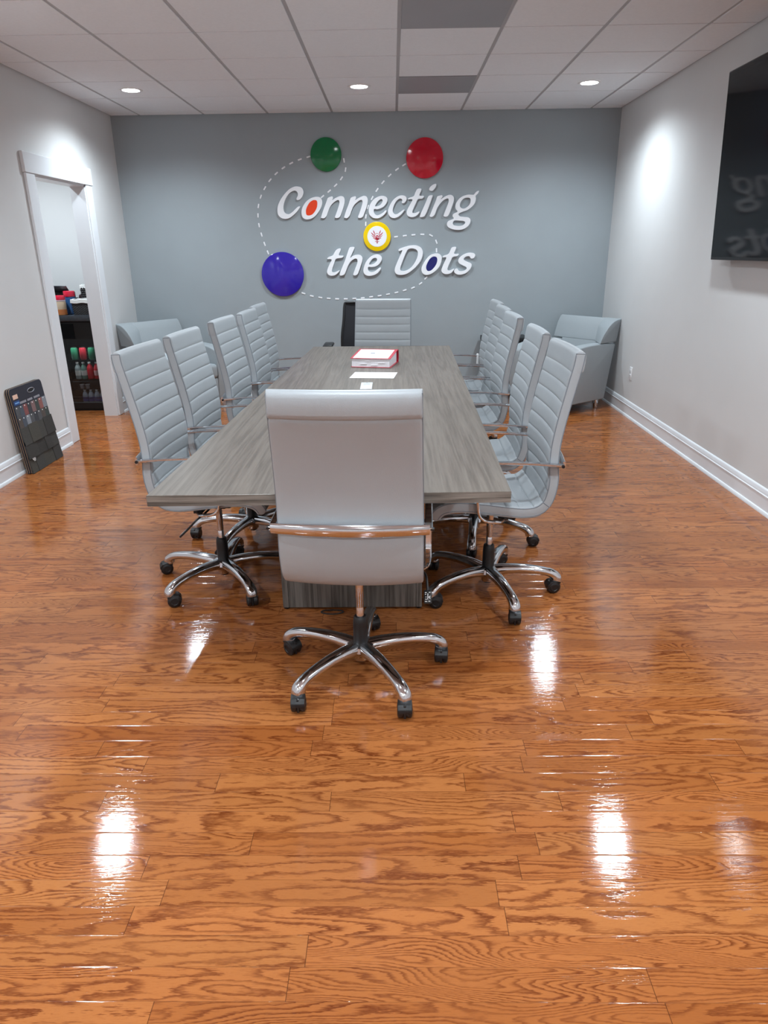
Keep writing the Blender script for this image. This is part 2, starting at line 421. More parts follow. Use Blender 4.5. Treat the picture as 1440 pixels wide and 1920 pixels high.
for k, y in enumerate((6.384, 3.945, 1.507, -0.931, -3.37)):  # the last row is added out of view to light the near chair back
    for x, nm in LX:
        lab = ['%s ceiling downlight of the row in front of the grey sign wall',
               '%s ceiling downlight of the row above the long table',
               '%s ceiling downlight of the row above the near end of the table',
               '%s ceiling downlight of the first row behind the camera',
               '%s added ceiling downlight of the unseen rearmost row behind the camera'][k] % nm
        downlight(x, y, H-0.0055, lab, 1.4 if k > 2 else 1.0)  # rows behind the camera are boosted for the near chair back
downlight(-3.4, 6.45, H, 'added unseen ceiling downlight for the break room beyond the doorway', 1.3)  # unseen lamp, added to brighten the break room

# ------------------------------------------------------------------ wall sign
LETTERS = [('C',[[(-936,1945),(-926,1938),(-903,1944),(-880,1967),(-866,2000),(-868,2027),(-883,2050),(-915,2060),(-951,2059),(-1000,2038),(-1049,1996),(-1093,1944),(-1122,1891),(-1130,1847),(-1124,1807),(-1096,1779),(-1056,1769),(-1015,1778),(-973,1805),(-935,1838),(-903,1878),(-921,1881),(-944,1865),(-979,1835),(-1013,1815),(-1039,1816),(-1060,1829),(-1069,1856),(-1067,1890),(-1054,1930),(-1029,1973),(-998,2005),(-964,2021),(-939,2021),(-922,2004),(-921,1981),(-932,1961)]]),('o',[[(-746,1966),(-710,1962),(-689,1942),(-685,1908),(-700,1865),(-731,1822),(-769,1785),(-810,1766),(-851,1763),(-883,1780),(-894,1811),(-890,1851),(-870,1891),(-835,1930),(-790,1956)],[(-762,1937),(-740,1932),(-733,1909),(-739,1872),(-759,1836),(-786,1809),(-816,1798),(-842,1803),(-849,1823),(-846,1854),(-830,1887),(-807,1917),(-780,1933)]]),('n',[[(-702,1781),(-698,1774),(-674,1771),(-652,1787),(-640,1807),(-620,1854),(-596,1891),(-566,1917),(-537,1933),(-519,1930),(-517,1906),(-528,1870),(-548,1820),(-564,1783),(-559,1773),(-539,1771),(-516,1782),(-501,1812),(-481,1859),(-466,1906),(-464,1939),(-474,1962),(-499,1970),(-528,1963),(-558,1950),(-586,1934),(-578,1952),(-583,1967),(-601,1965),(-627,1955),(-638,1934),(-655,1895),(-679,1841)]]),('n',[[(-473,1780),(-469,1773),(-446,1769),(-423,1786),(-412,1806),(-392,1853),(-369,1889),(-339,1915),(-310,1931),(-292,1928),(-290,1905),(-301,1868),(-320,1818),(-336,1781),(-330,1771),(-310,1770),(-288,1781),(-273,1811),(-253,1858),(-239,1904),(-237,1937),(-248,1961),(-273,1969),(-302,1961),(-331,1948),(-359,1932),(-352,1951),(-356,1965),(-375,1963),(-400,1954),(-412,1933),(-427,1893),(-451,1840)]]),('e',[[(-54,1836),(-56,1823),(-72,1801),(-105,1776),(-145,1763),(-189,1769),(-221,1796),(-230,1829),(-224,1869),(-203,1910),(-170,1942),(-130,1961),(-90,1966),(-59,1957),(-44,1937),(-51,1904),(-80,1871),(-116,1853),(-148,1846),(-174,1849),(-180,1832),(-173,1810),(-153,1793),(-125,1797),(-88,1816),(-68,1833)],[(-103,1937),(-92,1926),(-97,1908),(-115,1886),(-144,1874),(-165,1874),(-158,1891),(-139,1916),(-119,1932)]]),('c',[[(101,1898),(121,1900),(141,1923),(142,1947),(125,1964),(89,1968),(53,1957),(13,1929),(-19,1885),(-38,1838),(-36,1801),(-12,1771),(24,1763),(64,1777),(100,1806),(124,1836),(112,1839),(84,1821),(52,1802),(28,1800),(12,1815),(8,1841),(19,1877),(41,1914),(69,1937),(89,1939),(101,1926),(97,1909)]]),('t',[[(245,2020),(266,2027),(287,2023),(284,2002),(269,1965),(312,1959),(296,1936),(256,1933),(236,1897),(213,1853),(201,1824),(205,1809),(229,1809),(265,1821),(269,1812),(245,1786),(213,1772),(181,1771),(152,1787),(144,1813),(152,1843),(180,1890),(200,1930),(156,1931),(168,1945),(212,1959),(228,1991)]]),('i',[[(352,1950),(367,1963),(398,1964),(391,1938),(372,1888),(345,1822),(329,1792),(317,1776),(293,1769),(275,1772),(281,1797),(309,1855),(336,1914)]]),('idot',[[(429,2065),(402,2060),(374,2040),(363,2019),(371,2006),(395,2005),(418,2025),(431,2046)]]),('n',[[(371,1781),(377,1771),(398,1772),(421,1791),(445,1850),(484,1901),(523,1929),(551,1933),(555,1907),(540,1863),(510,1787),(514,1772),(534,1770),(558,1786),(581,1841),(603,1903),(606,1939),(590,1961),(562,1967),(523,1955),(479,1928),(494,1948),(489,1964),(459,1959),(443,1952),(432,1923),(404,1858),(381,1803)]]),('g',[[(800,1966),(823,1991),(849,1999),(840,1976),(818,1955),(821,1926),(811,1889),(784,1857),(741,1828),(697,1814),(662,1799),(654,1788),(670,1772),(711,1766),(751,1761),(772,1743),(772,1713),(749,1679),(706,1654),(654,1647),(597,1655),(556,1674),(542,1701),(555,1730),(607,1752),(597,1774),(606,1796),(645,1814),(629,1837),(622,1862),(631,1895),(658,1931),(697,1955),(745,1966),(780,1965)],[(726,1939),(757,1937),(770,1919),(763,1883),(736,1854),(701,1841),(672,1854),(666,1880),(679,1909),(702,1931)],[(623,1735),(663,1733),(712,1727),(722,1710),(701,1691),(661,1684),(616,1691),(600,1707),(607,1726)]]),('t',[[(-565,1474),(-547,1486),(-520,1489),(-521,1469),(-538,1428),(-492,1421),(-508,1402),(-568,1392),(-587,1352),(-607,1307),(-615,1279),(-606,1265),(-579,1267),(-539,1284),(-536,1278),(-555,1256),(-586,1236),(-622,1231),(-652,1243),(-664,1268),(-655,1302),(-633,1347),(-613,1386),(-655,1391),(-645,1409),(-600,1426),(-581,1453)]]),('h',[[(-431,1493),(-409,1503),(-381,1501),(-383,1484),(-405,1440),(-424,1401),(-394,1420),(-358,1429),(-322,1425),(-302,1402),(-304,1372),(-319,1327),(-341,1270),(-354,1245),(-375,1232),(-396,1234),(-397,1248),(-379,1293),(-357,1344),(-353,1378),(-365,1392),(-389,1387),(-419,1367),(-444,1334),(-463,1294),(-480,1255),(-495,1238),(-526,1231),(-536,1238),(-531,1261),(-508,1312),(-479,1374),(-453,1441)]]),('e',[[(-118,1304),(-117,1293),(-134,1268),(-164,1243),(-207,1228),(-249,1226),(-282,1241),(-295,1270),(-290,1307),(-270,1354),(-239,1393),(-203,1418),(-161,1429),(-126,1423),(-107,1400),(-111,1369),(-136,1336),(-169,1316),(-211,1310),(-244,1312),(-246,1286),(-236,1269),(-212,1262),(-176,1271),(-142,1296),(-127,1305)],[(-174,1397),(-159,1392),(-155,1378),(-165,1359),(-190,1342),(-217,1334),(-236,1336),(-228,1354),(-210,1379),(-192,1393)]]),('D',[[(62,1471),(77,1482),(122,1496),(178,1509),(235,1510),(279,1494),(303,1462),(305,1420),(289,1373),(255,1325),(204,1278),(147,1242),(89,1230),(45,1238),(24,1262),(26,1298),(45,1346),(74,1408),(100,1464),(74,1457),(64,1460)],[(159,1472),(185,1481),(222,1477),(248,1462),(257,1433),(248,1391),(223,1344),(188,1302),(147,1276),(109,1268),(83,1276),(80,1301),(93,1339),(118,1399),(141,1449)]]),('o',[[(437,1432),(475,1424),(495,1400),(495,1364),(480,1317),(446,1275),(402,1243),(357,1228),(319,1234),(297,1259),(294,1295),(312,1337),(343,1381),(381,1416)],[(425,1403),(447,1392),(452,1365),(442,1329),(417,1294),(389,1270),(360,1266),(344,1282),(341,1309),(353,1342),(375,1378),(400,1398)]]),('t',[[(591,1479),(613,1490),(637,1489),(635,1469),(620,1428),(665,1426),(653,1404),(609,1396),(593,1372),(572,1328),(557,1289),(560,1273),(580,1268),(621,1285),(619,1273),(596,1246),(561,1233),(523,1237),(497,1259),(498,1287),(521,1340),(542,1391),(506,1393),(514,1409),(564,1426)]]),('s',[[(792,1379),(814,1381),(831,1402),(826,1423),(800,1433),(759,1433),(715,1418),(678,1392),(662,1362),(673,1335),(712,1314),(744,1299),(748,1281),(726,1265),(694,1260),(669,1266),(659,1282),(640,1285),(623,1267),(631,1243),(663,1227),(708,1229),(752,1247),(786,1280),(799,1313),(791,1334),(755,1349),(720,1368),(723,1386),(747,1400),(773,1400),(783,1388)]])]
DASHES = {'green_to_purple':[(-802,2320),(-887,2298),(-972,2267),(-1050,2228),(-1123,2179),(-1188,2120),(-1244,2051),(-1288,1975),(-1318,1892),(-1329,1806),(-1325,1716),(-1307,1629),(-1283,1542),(-1255,1461)],'green_to_orange':[(-461,2285),(-448,2204),(-490,2128),(-549,2067),(-614,2016),(-682,1968)],'red_to_yellow':[(120,2238),(51,2200),(-20,2148),(-86,2088),(-145,2021),(-194,1949),(-237,1869),(-259,1783),(-262,1716)],'yellow_to_navy':[(38,1592),(126,1601),(212,1608),(301,1611),(387,1601),(441,1541),(444,1461)],'navy_to_purple':[(340,1198),(286,1145),(208,1104),(124,1081),(39,1060),(-48,1044),(-134,1030),(-221,1020),(-308,1011),(-395,1006),(-484,1003),(-572,1004),(-659,1010),(-745,1020),(-832,1036),(-917,1063)]}
WORDS = ['first letter, capital C of the top word','orange filled letter o next to the capital C of the top word','first letter n of the top word','second letter n of the top word, left of the letter e','letter e in the middle of the top word','letter c in the middle of the top word','letter t of the top word','stem of the letter i in the top word','','last letter n of the top word, left of the letter g','letter g with a loop ending the top word','small letter t starting the lower word line','letter h on the lower word line','letter e above the chair, between h and capital D','capital D of the lower word line','navy filled letter o after the capital D','letter t after the navy filled o','letter s ending the lower word line']
LT = 0.013
def letter_mesh(contours, cx, cz, thick, bev=0.0012, n=4):
    cu = bpy.data.curves.new('letter','CURVE'); cu.dimensions = '2D'; cu.fill_mode = 'BOTH'
    cu.extrude = thick/2-bev; cu.bevel_depth = bev; cu.bevel_resolution = 1; cu.offset = -bev
    for c in contours:
        pts = cr([(x/1000-cx, z/1000-cz, 0) for x,z in c], n, True) if n > 1 else [Vector((x/1000-cx, z/1000-cz, 0)) for x,z in c]
        s = cu.splines.new('POLY'); s.points.add(len(pts)-1); s.use_cyclic_u = True
        for q,p in zip(s.points, pts): q.co = (p.x,p.y,0,1)
    o = bpy.data.objects.new('t', cu); C.objects.link(o)
    dg = bpy.context.evaluated_depsgraph_get(); me = bpy.data.meshes.new_from_object(o.evaluated_get(dg))
    bpy.data.objects.remove(o)
    me.transform(RX(math.pi/2)); me.materials.clear()
    return me
letter_obs = []
for k,(ch,cs) in enumerate(LETTERS):
    xs = [p[0] for p in cs[0]]; zs = [p[1] for p in cs[0]]
    cx, cz = (min(xs)+max(xs))/2000, (min(zs)+max(zs))/2000
    me = letter_mesh(cs, cx, cz, LT*2)
    nm = {'idot':'letter_dot'}.get(ch,'wall_letter')
    o = obj(nm, me, M['letter'], loc=(cx, YB-LT, cz))
    lab = 'white raised dot over the letter i of the wall sign' if ch=='idot' else 'white raised '+WORDS[k]
    tag(o, lab, 'wall letter', 'white raised letters on the grey wall')
    letter_obs.append(o)
    if ch == 'o':
        dm = letter_mesh([cs[1]], cx, cz, LT*1.75, 0.0008)
        d = obj('filled_dot', dm, M['orange'] if k == 1 else M['navy'], o); d['label'] = ('orange' if k==1 else 'navy blue')+' filled centre'
# white dashes that join the discs
dash_me = MB().box(-0.020,0.020,-0.0045,0.0,-0.0068,0.0068, bev=0.002, seg=2).mesh('dash')
dash_me.materials.append(M['letter'])
DL = {'green_to_purple':'white dash of the long curve from the green disc down to the purple disc',
 'green_to_orange':'white dash of the short curve from the green disc to the orange dot',
 'red_to_yellow':'white dash of the curve from the red disc to the yellow disc',
 'yellow_to_navy':'white dash of the line from the yellow disc to the navy dot',
 'navy_to_purple':'white dash of the bottom curve from the navy dot to the purple disc'}
for key, pts in DASHES.items():
    for i,(x,z) in enumerate(pts):
        a = pts[max(i-1,0)]; b = pts[min(i+1,len(pts)-1)]
        o = bpy.data.objects.new('sign_dash', dash_me); C.objects.link(o)
        o.location = (x/1000, YB-0.0003, z/1000); o.rotation_euler = (0, -math.atan2(b[1]-a[1], b[0]-a[0]), 0)
        tag(o, DL[key], 'sign dash', DL[key].replace('white dash of','white dashes of'))
# coloured discs
def disc_mb(r, t=0.026):
    return MB().lathe([(0,-t),(r-0.004,-t),(r-0.001,-t+0.0015),(r,-t+0.005),(r,0)], 72, RX(-math.pi/2))
for nm,x,z,r,lab in (('green',-0.631,2.336,0.1485,'round green disc high on the grey wall'),('red',0.318,2.293,0.1775,'round red disc high on the grey wall'),('purple',-1.116,1.251,0.214,'large round purple blue disc low left of the sign')):
    o = obj('sign_disc', disc_mb(r), M[nm], loc=(x,YB,z)); tag(o, lab, 'sign disc', 'coloured discs of the wall sign')
yd = obj('sign_disc', disc_mb(0.137), M['yellow'], loc=(-0.151,YB,1.597)); tag(yd,'small yellow ringed disc with a red bird emblem','sign disc','coloured discs of the wall sign')
wi = obj('disc_face', MB().lathe([(0,-0.0285),(0.095,-0.0285),(0.0965,-0.027),(0.0965,-0.020)], 64, RX(-math.pi/2)), M['letter'], yd); wi['label'] = 'white inner face'
em = MB(); S = 0.137/370.0
def ep(pts): em.prism([((x-680)*S, -(y-630)*S) for x,y in pts], 0.0006, 'y', -0.0290)
for side in (1,-1):
    q = lambda pts: ep([(680+side*(x-680), y) for x,y in pts][::side])
    q([(578,468),(600,495),(622,545),(618,575),(600,550),(582,510)])
    q([(515,515),(550,545),(600,590),(606,625),(575,600),(535,560)])
    q([(522,588),(560,612),(605,635),(625,665),(585,648),(545,618)])
    q([(560,662),(600,668),(650,680),(665,700),(620,694),(580,678)])
    q([(600,704),(640,700),(680,712),(680,724),(640,716)])
    q([(612,752),(650,747),(680,757),(680,770),(645,764)])
    q([(645,786),(665,780),(680,786),(680,794),(664,792)])
    q([(606,575),(622,570),(640,640),(662,690),(640,680),(618,640)])
ep([(622,572),(640,555),(665,546),(690,547),(715,560),(728,575),(720,578),(705,566),(685,557),(665,557),(645,566),(630,580)])
ep([(660,600),(675,592),(700,600),(722,628),(735,632),(728,645),(705,632),(690,618),(684,640),(700,668),(745,690),(715,700),(684,725),(655,700),(640,686),(655,660)])
ep([(671,720),(689,720),(692,800),(684,812),(674,800)])
eo = obj('bird_emblem', em, M['emblem'], wi if False else yd); eo['label'] = 'red bird emblem'
# wall sign end

# ------------------------------------------------------------------ television, outlet
t = thing('television', 'large black wall mounted television on the right wall, reflecting the sign', 'television', (XR-0.035, 3.945, 1.921))
tw, th = 1.88/2, 1.066/2
tilt = RY(math.radians(-2.6))
mb = MB(); mb.box(-0.055,-0.012,-tw,tw,-th,th,bev=0.004); ob = obj('bezel', mb, M['black'], t); ob.matrix_local = tilt @ T(-0.016,0,0)
sg = obj('screen', MB().box(-0.0565,-0.054,-tw+0.008,tw-0.008,-th+0.018,th-0.008,bev=0.001,seg=1), M['screen'], t); sg.matrix_local = tilt @ T(-0.016,0,0)
mb = MB(); mb.box(-0.035,0.034,-0.30,0.30,-0.2,0.2); obj('wall_mount', mb, M['blackmetal'], t)

o = thing('wall_outlet', 'white double wall outlet low on the right wall near the armchair', 'outlet', (XR, 6.415, 0.39))
obj('cover_plate', MB().box(-0.006,0,-0.036,0.036,-0.058,0.058,bev=0.003), M['plastic_white'], o)
for s in (-1,1):
    mb = MB(); mb.box(-0.0085,-0.005,-0.017,0.017,s*0.02-0.014,s*0.02+0.014,bev=0.002)
    so = obj('socket', mb, M['plastic_white'], o)
    mb = MB()
    for d in (-0.006,0.006): mb.box(-0.0092,-0.0083,d-0.001,d+0.001,s*0.02-0.002,s*0.02+0.006)
    mb.box(-0.0092,-0.0083,-0.002,0.002,s*0.02-0.009,s*0.02-0.005)
    obj('slots', mb, M['black'], so)

# ------------------------------------------------------------------ ribbed office chairs (built facing +Y, base centre on the floor)
CTR = [(0.262,0.430),(0.240,0.462),(0.20,0.478),(0.14,0.480),(0.05,0.471),(-0.05,0.458),(-0.11,0.454),(-0.162,0.464),(-0.199,0.496),(-0.216,0.545),(-0.222,0.60),(-0.217,0.67),(-0.221,0.75),(-0.238,0.85),(-0.264,0.97),(-0.284,1.06),(-0.288,1.106)]
line = [(p.x,p.y) for p in cr([(a,b,0) for a,b in CTR], 24)]
arc = [0.0]
for a,b in zip(line, line[1:]): arc.append(arc[-1]+math.hypot(b[0]-a[0], b[1]-a[1]))
LEN = arc[-1]
def at(s):
    s = min(max(s,0),LEN); lo = 0
    import bisect
    i = min(max(bisect.bisect_left(arc, s),1), len(arc)-1)
    u = (s-arc[i-1])/max(arc[i]-arc[i-1],1e-9)
    p = (line[i-1][0]+(line[i][0]-line[i-1][0])*u, line[i-1][1]+(line[i][1]-line[i-1][1])*u)
    return p
def frame(s):
    p = at(s); a = at(s-0.012); b = at(s+0.012); t = (b[0]-a[0], b[1]-a[1]); l = math.hypot(*t)
    return p, (t[1]/l, -t[0]/l)
s_of = lambda y,z: arc[min(range(len(line)), key=lambda i: math.hypot(line[i][0]-y, line[i][1]-z))]
SEAM = s_of(-0.190,0.497)
HALF, CONC = 0.0205, 0.013
PITCH = 0.0625
def creases(s0, s1, back):
    if back:
        out = [s0]; n = round((s1-0.085-s0)/PITCH)
        p = (s1-0.085-s0)/n
        out = [s0+p*i for i in range(n+1)]+[s1]
    else:
        n = round((s1-s0-0.06)/PITCH); p = (s1-s0-0.06)/n
        out = [s0]+[s0+0.06+p*i for i in range(n+1)]
    return out
FX = [-1,-0.992,-0.965,-0.9,-0.75,-0.55,-0.3,0,0.3,0.55,0.75,0.9,0.965,0.992,1]
def hw_at(s): return 0.2215 + 0.007*min(max((LEN-s)/0.45,0),1)
def shell(s0, s1, back):
    cs = creases(s0, s1, back); st = []
    for a,b in zip(cs, cs[1:]):
        for u in (0,0.02,0.06,0.13,0.25,0.5,0.75,0.87,0.94,0.98): st.append((a+(b-a)*u, u))
    st.append((cs[-1],1.0))
    mb = MB(); bm = mb.bm; F = []; B = []
    tip = s1 if back else s0
    for s,u in st:
        p, n = frame(s); d = abs(tip-s)
        cap = math.sqrt(max(0,1-(1-d/HALF)**2)) if d < HALF else 1.0
        bulge = 0.0046*(1-abs(2*u-1)**5)
        rear = 0.0
        if back:
            q = (s1-0.082-s)
            if q < 0: rear = 0.0085*max(0,1-(-q)/0.082)**0.8*min(1,(-q)/0.006)          # plump head roll
            if abs(q) < 0.010: rear -= 0.0035*(1-abs(q)/0.010)
        fr, br = [], []
        for f in FX:
            af = abs(f)
            e = 0 if af > 0.995 else (0.45 if af > 0.98 else (0.8 if af > 0.95 else 1))
            h = (HALF-0.006 if af > 0.995 else (HALF-0.0015 if af > 0.98 else HALF))*cap
            c = CONC*(f*f-0.35)
            x = f*hw_at(s)
            o1 = c+h+bulge*e*cap; o2 = c-h-rear*max(e,0.75)-(0 if back else 0.006*min(1,(s1-s)/0.06)*cap)
            fr.append(bm.verts.new((x, p[0]+n[0]*o1, p[1]+n[1]*o1)))
            br.append(bm.verts.new((x, p[0]+n[0]*o2, p[1]+n[1]*o2)))
        F.append(fr); B.append(br)
    m = len(FX)
    for i in range(len(st)-1):
        for k in range(m-1):
            bm.faces.new((F[i][k],F[i][k+1],F[i+1][k+1],F[i+1][k]))
            bm.faces.new((B[i][k],B[i+1][k],B[i+1][k+1],B[i][k+1]))
        bm.faces.new((F[i][0],F[i+1][0],B[i+1][0],B[i][0]))
        bm.faces.new((F[i][-1],B[i][-1],B[i+1][-1],F[i+1][-1]))
    for i in (0,-1):
        for k in range(m-1): bm.faces.new((F[i][k],B[i][k],B[i][k+1],F[i][k+1]))
    bmesh.ops.remove_doubles(bm, verts=bm.verts[:], dist=0.00005)
    bmesh.ops.recalc_face_normals(bm, faces=bm.faces[:])
    return mb
def piping(s0, s1, sd):
    mb = MB()
    if True:
        ss = [s0+(s1-s0)*i/60 for i in range(61)]
        path = []
        for s in ss:
            p,n = frame(s); o = CONC*0.65+HALF-0.0035
            path.append((sd*(hw_at(s)-0.0008), p[0]+n[0]*o, p[1]+n[1]*o))
        p,n = frame(s1)
        for s in ss[::-1]:
            p,n = frame(s); o = CONC*0.65-HALF+0.0035
            path.append((sd*(hw_at(s)-0.0008), p[0]+n[0]*o, p[1]+n[1]*o))
        mb.tube(path, 0.0021, 6, side=(1,0,0))
    return mb
def star_mb():
    mb = MB()
    prof = [(0.0,0.100,.056,.046),(0.035,0.103,.055,.046),(0.08,0.109,.053,.043),(0.14,0.112,.049,.039),(0.20,0.109,.045,.036),(0.25,0.102,.043,.035),(0.280,0.094,.044,.037),(0.298,0.084,.046,.040),(0.308,0.072,.047,.046),(0.310,0.058,.047,.047)]
    pp = cr([(r,z,0) for r,z,_,_ in prof], 3); wh = cr([(a,b,0) for _,_,a,b in prof], 3)
    for k in range(5):
        a = 2*math.pi*k/5; c, s = math.cos(a), math.sin(a)
        path = [(p.x*c, p.x*s, p.y) for p in pp]
        def sec(i):
            W, Hh = wh[i].x/2, wh[i].y/2; out = []
            for q in range(14):
                t = 2*math.pi*q/14; cx, sx = math.cos(t), math.sin(t)
                out.append((W*math.copysign(abs(cx)**0.75,cx), Hh*math.copysign(abs(sx)**0.75,sx)))
            return out
        mb.sweep(path, sec, side=(-s,c,0))
    mb.lathe([(0.024,0.050),(0.029,0.052),(0.031,0.072),(0.042,0.084),(0.054,0.098),(0.050,0.118),(0.032,0.124),(0.026,0.126)], 32)
    return mb
def caster_mb():
    """twin wheel caster below its swivel at the origin, wheel axis along x, trailing towards -y"""
    mb = MB(); y = -0.014
    for sd in (-1,1):
        mb.lathe([(0,0.004),(0.012,0.0035),(0.0135,0.002),(0.022,0.0035),(0.0255,0.006),(0.0265,0.010),(0.0255,0.015),(0.023,0.019)], 24, T(sd*0.0235,y,-0.0255)@RY(-sd*math.pi/2))
    hood = [(y-0.0285,-0.024),(y-0.027,-0.012),(y-0.018,-0.001),(y+0.002,0.003),(y+0.018,0.002),(y+0.026,-0.006),(y+0.022,-0.010),(y+0.008,-0.012),(y-0.012,-0.014)]
    mb.prism(hood, 0.040, 'x', -0.020, bev=0.002, seg=2)
    mb.box(-0.0035,0.0035,y-0.022,y+0.018,-0.046,0.0, bev=0.001, seg=1)
    mb.lathe([(0.008,-0.004),(0.011,0.001),(0.011,0.006)], 16)
    bmesh.ops.transform(mb.bm, matrix=Matrix.Diagonal((1.2,1.14,1.12,1)), verts=mb.bm.verts[:])
    return mb
def make_office_chair():
    t = thing('office_chair', '', 'chair')
    b = obj('backrest', shell(SEAM, LEN, True), M['leather'], t, 60)
    for sd in (-1,1): obj('piping', piping(SEAM+0.002, LEN-0.010, sd), M['piping'], b)
    s = obj('seat', shell(0, SEAM, False), M['leather'], t, 60)
    for sd in (-1,1): obj('piping', piping(0.010, SEAM-0.002, sd), M['piping'], s)
    for sd in (-1,1):
        X = 0.2445*sd
        path = cr([(X,-0.243,0.666),(X,-0.20,0.669),(X,-0.10,0.676),(X,0.0,0.679),(X,0.055,0.678),(X,0.084,0.664),(X,0.094,0.636),(X,0.094,0.58),(X,0.090,0.50),(X,0.082,0.458),(X,0.058,0.436),(X*0.98,0.02,0.428),(X*0.9,-0.01,0.4255),(X*0.6,-0.025,0.4255),(X*0.3,-0.025,0.4255)], 4)
        # flat bar: lay the side vector along x on the visible loop
        mb = MB(); mb.flat(path[:47], 0.024, 0.011, (1,0,0)); mb.flat(path[44:], 0.024, 0.0095, (0,1,0))
        a = obj('armrest', mb, M['chrome'], t); a['label'] = 'chrome loop arm'
        mb = MB(); mb.lathe([(0.0,-0.006),(0.006,-0.006),(0.0065,0.0),(0.0065,0.006)], 16, T(X+sd*0.0105,-0.238,0.666)@RY(sd*math.pi/2))
        obj('bolt', mb, M['blackmetal'], a)
    n = 24; path = []
    for i in range(n+1):
        x = -0.2465+0.493*i/n; u = abs(x)/0.2465
        path.append((x, -0.2435-0.0185*(1-u*u), 0.666))
    def bsec(i):
        hh = 0.0170+0.0055*math.sin(math.pi*i/n); tt = 0.007+0.0060*math.sin(math.pi*i/n)
        return [(hh*math.cos(2*math.pi*q/18), tt*math.sin(2*math.pi*q/18)) for q in range(18)]
    br = obj('back_bar', MB().sweep(path, bsec, (0,0,1)), M['chrome'], t, 60); br['label'] = 'chrome bar across the back'
    mb = MB(); mb.box(-0.09,0.09,-0.055,0.085,0.404,0.432, bev=0.006); mb.box(-0.055,0.055,-0.055,0.05,0.388,0.404, bev=0.005)
    mb.box(-0.20,0.20,-0.045,-0.005,0.420,0.432,bev=0.003)
    obj('tilt_mechanism', mb, M['black'], t)
    mb = MB(); mb.tube(cr([(0.09,0.0,0.412),(0.17,0.0,0.416),(0.215,-0.004,0.416),(0.237,-0.022,0.404),(0.243,-0.052,0.374),(0.244,-0.068,0.358)],5), 0.0045, 8)
    lv = obj('height_lever', mb, M['black'], t)
    LM = T(0.2445,-0.060,0.366) @ Matrix.Rotation(math.radians(-137),4,'X')      # local y runs down and back along the paddle
    pd = MB(); pd.box(-0.0135,0.0135,0.0,0.050,-0.0045,0.0045,bev=0.004,seg=3)
    po = obj('paddle', pd, M['black'], lv); po.matrix_local = LM
    mk = MB()
    for sgn in (-1,1):
        zz = (0.0044,0.0049) if sgn > 0 else (-0.0049,-0.0044)
        for x0,x1,y0,y1 in ((-0.010,-0.004,0.010,0.012),(0.003,0.009,0.009,0.011),(-0.010,-0.006,0.016,0.018),(-0.001,0.001,0.014,0.036),(0.001,0.008,0.026,0.028),(0.006,0.008,0.022,0.034),(-0.009,-0.003,0.034,0.036),(-0.010,-0.002,0.042,0.044),(0.002,0.008,0.041,0.043),(-0.008,-0.005,0.026,0.028)):
            mk.box(x0,x1,y0,y1,*zz)
    mo = obj('paddle_marks', mk, M['paper'], lv); mo.matrix_local = LM; mo['label'] = 'white marks on the paddle'
    obj('piston', MB().lathe([(0.014,0.215),(0.014,0.262),(0.0132,0.264),(0.0132,0.270),(0.014,0.272),(0.014,0.300),(0.015,0.302),(0.015,0.392)], 24), M['chrome'], t)
    obj('column_sleeve', MB().lathe([(0.027,0.118),(0.0265,0.20),(0.024,0.224),(0.020,0.229)], 28), M['black'], t)
    base = obj('star_base', star_mb(), M['chrome'], t, 50); base['label'] = 'five legged chrome base'
    cm = caster_mb().mesh('caster'); cm.materials.append(M['black'])
    for k in range(5):
        a = 2*math.pi*k/5
        c = bpy.data.objects.new('caster', cm); C.objects.link(c); c.parent = base
        c.location = (0.310*math.cos(a), 0.310*math.sin(a), 0.0590); c.rotation_euler = (0,0,a)
    obj('column_cap', MB().lathe([(0.0,0.040),(0.017,0.041),(0.021,0.046),(0.021,0.054)], 20), M['black'], base)
    return t
CHAIRS = [  # x, y, facing (deg from +Y, ccw), star angle in world, label
 (-0.127, 2.236, -2.6, -59.5, 'grey high back office chair at the near end of the table, seen from behind'),
 (-0.806, 2.985, -93.5, 17, 'ribbed grey office chair on the left side of the table, nearest the camera'),
 (-0.775, 3.545, -93, -35, 'ribbed grey office chair, second from the camera on the left side of the table'),
 (-0.74, 4.25, -93, 6, 'ribbed grey office chair, third from the camera on the left side of the table'),
 (-0.695, 4.79, -91.5, 24, 'ribbed grey office chair, fourth from the camera on the left side of the table'),
 (-0.72, 5.335, -91, 6, 'ribbed grey office chair at the far end of the left row, nearest the sign wall'),
 (0.425, 2.885, 90.5, -4, 'ribbed grey office chair on the right side of the table, nearest the camera'),
 (0.435, 3.53, 88.5, -27, 'ribbed grey office chair, second from the camera on the right side of the table'),
 (0.448, 4.335, 90.5, 9, 'ribbed grey office chair, third from the camera on the right side, behind a gap'),
 (0.468, 4.875, 90, 24, 'ribbed grey office chair, fourth from the camera on the right side of the table'),
 (0.5, 5.415, 90, 6, 'ribbed grey office chair at the far end of the right row, nearest the sign wall'),
 (-0.105, 5.54, 174, 27, 'ribbed grey office chair at the far head of the table, facing the camera'),
]
proto = make_office_chair()
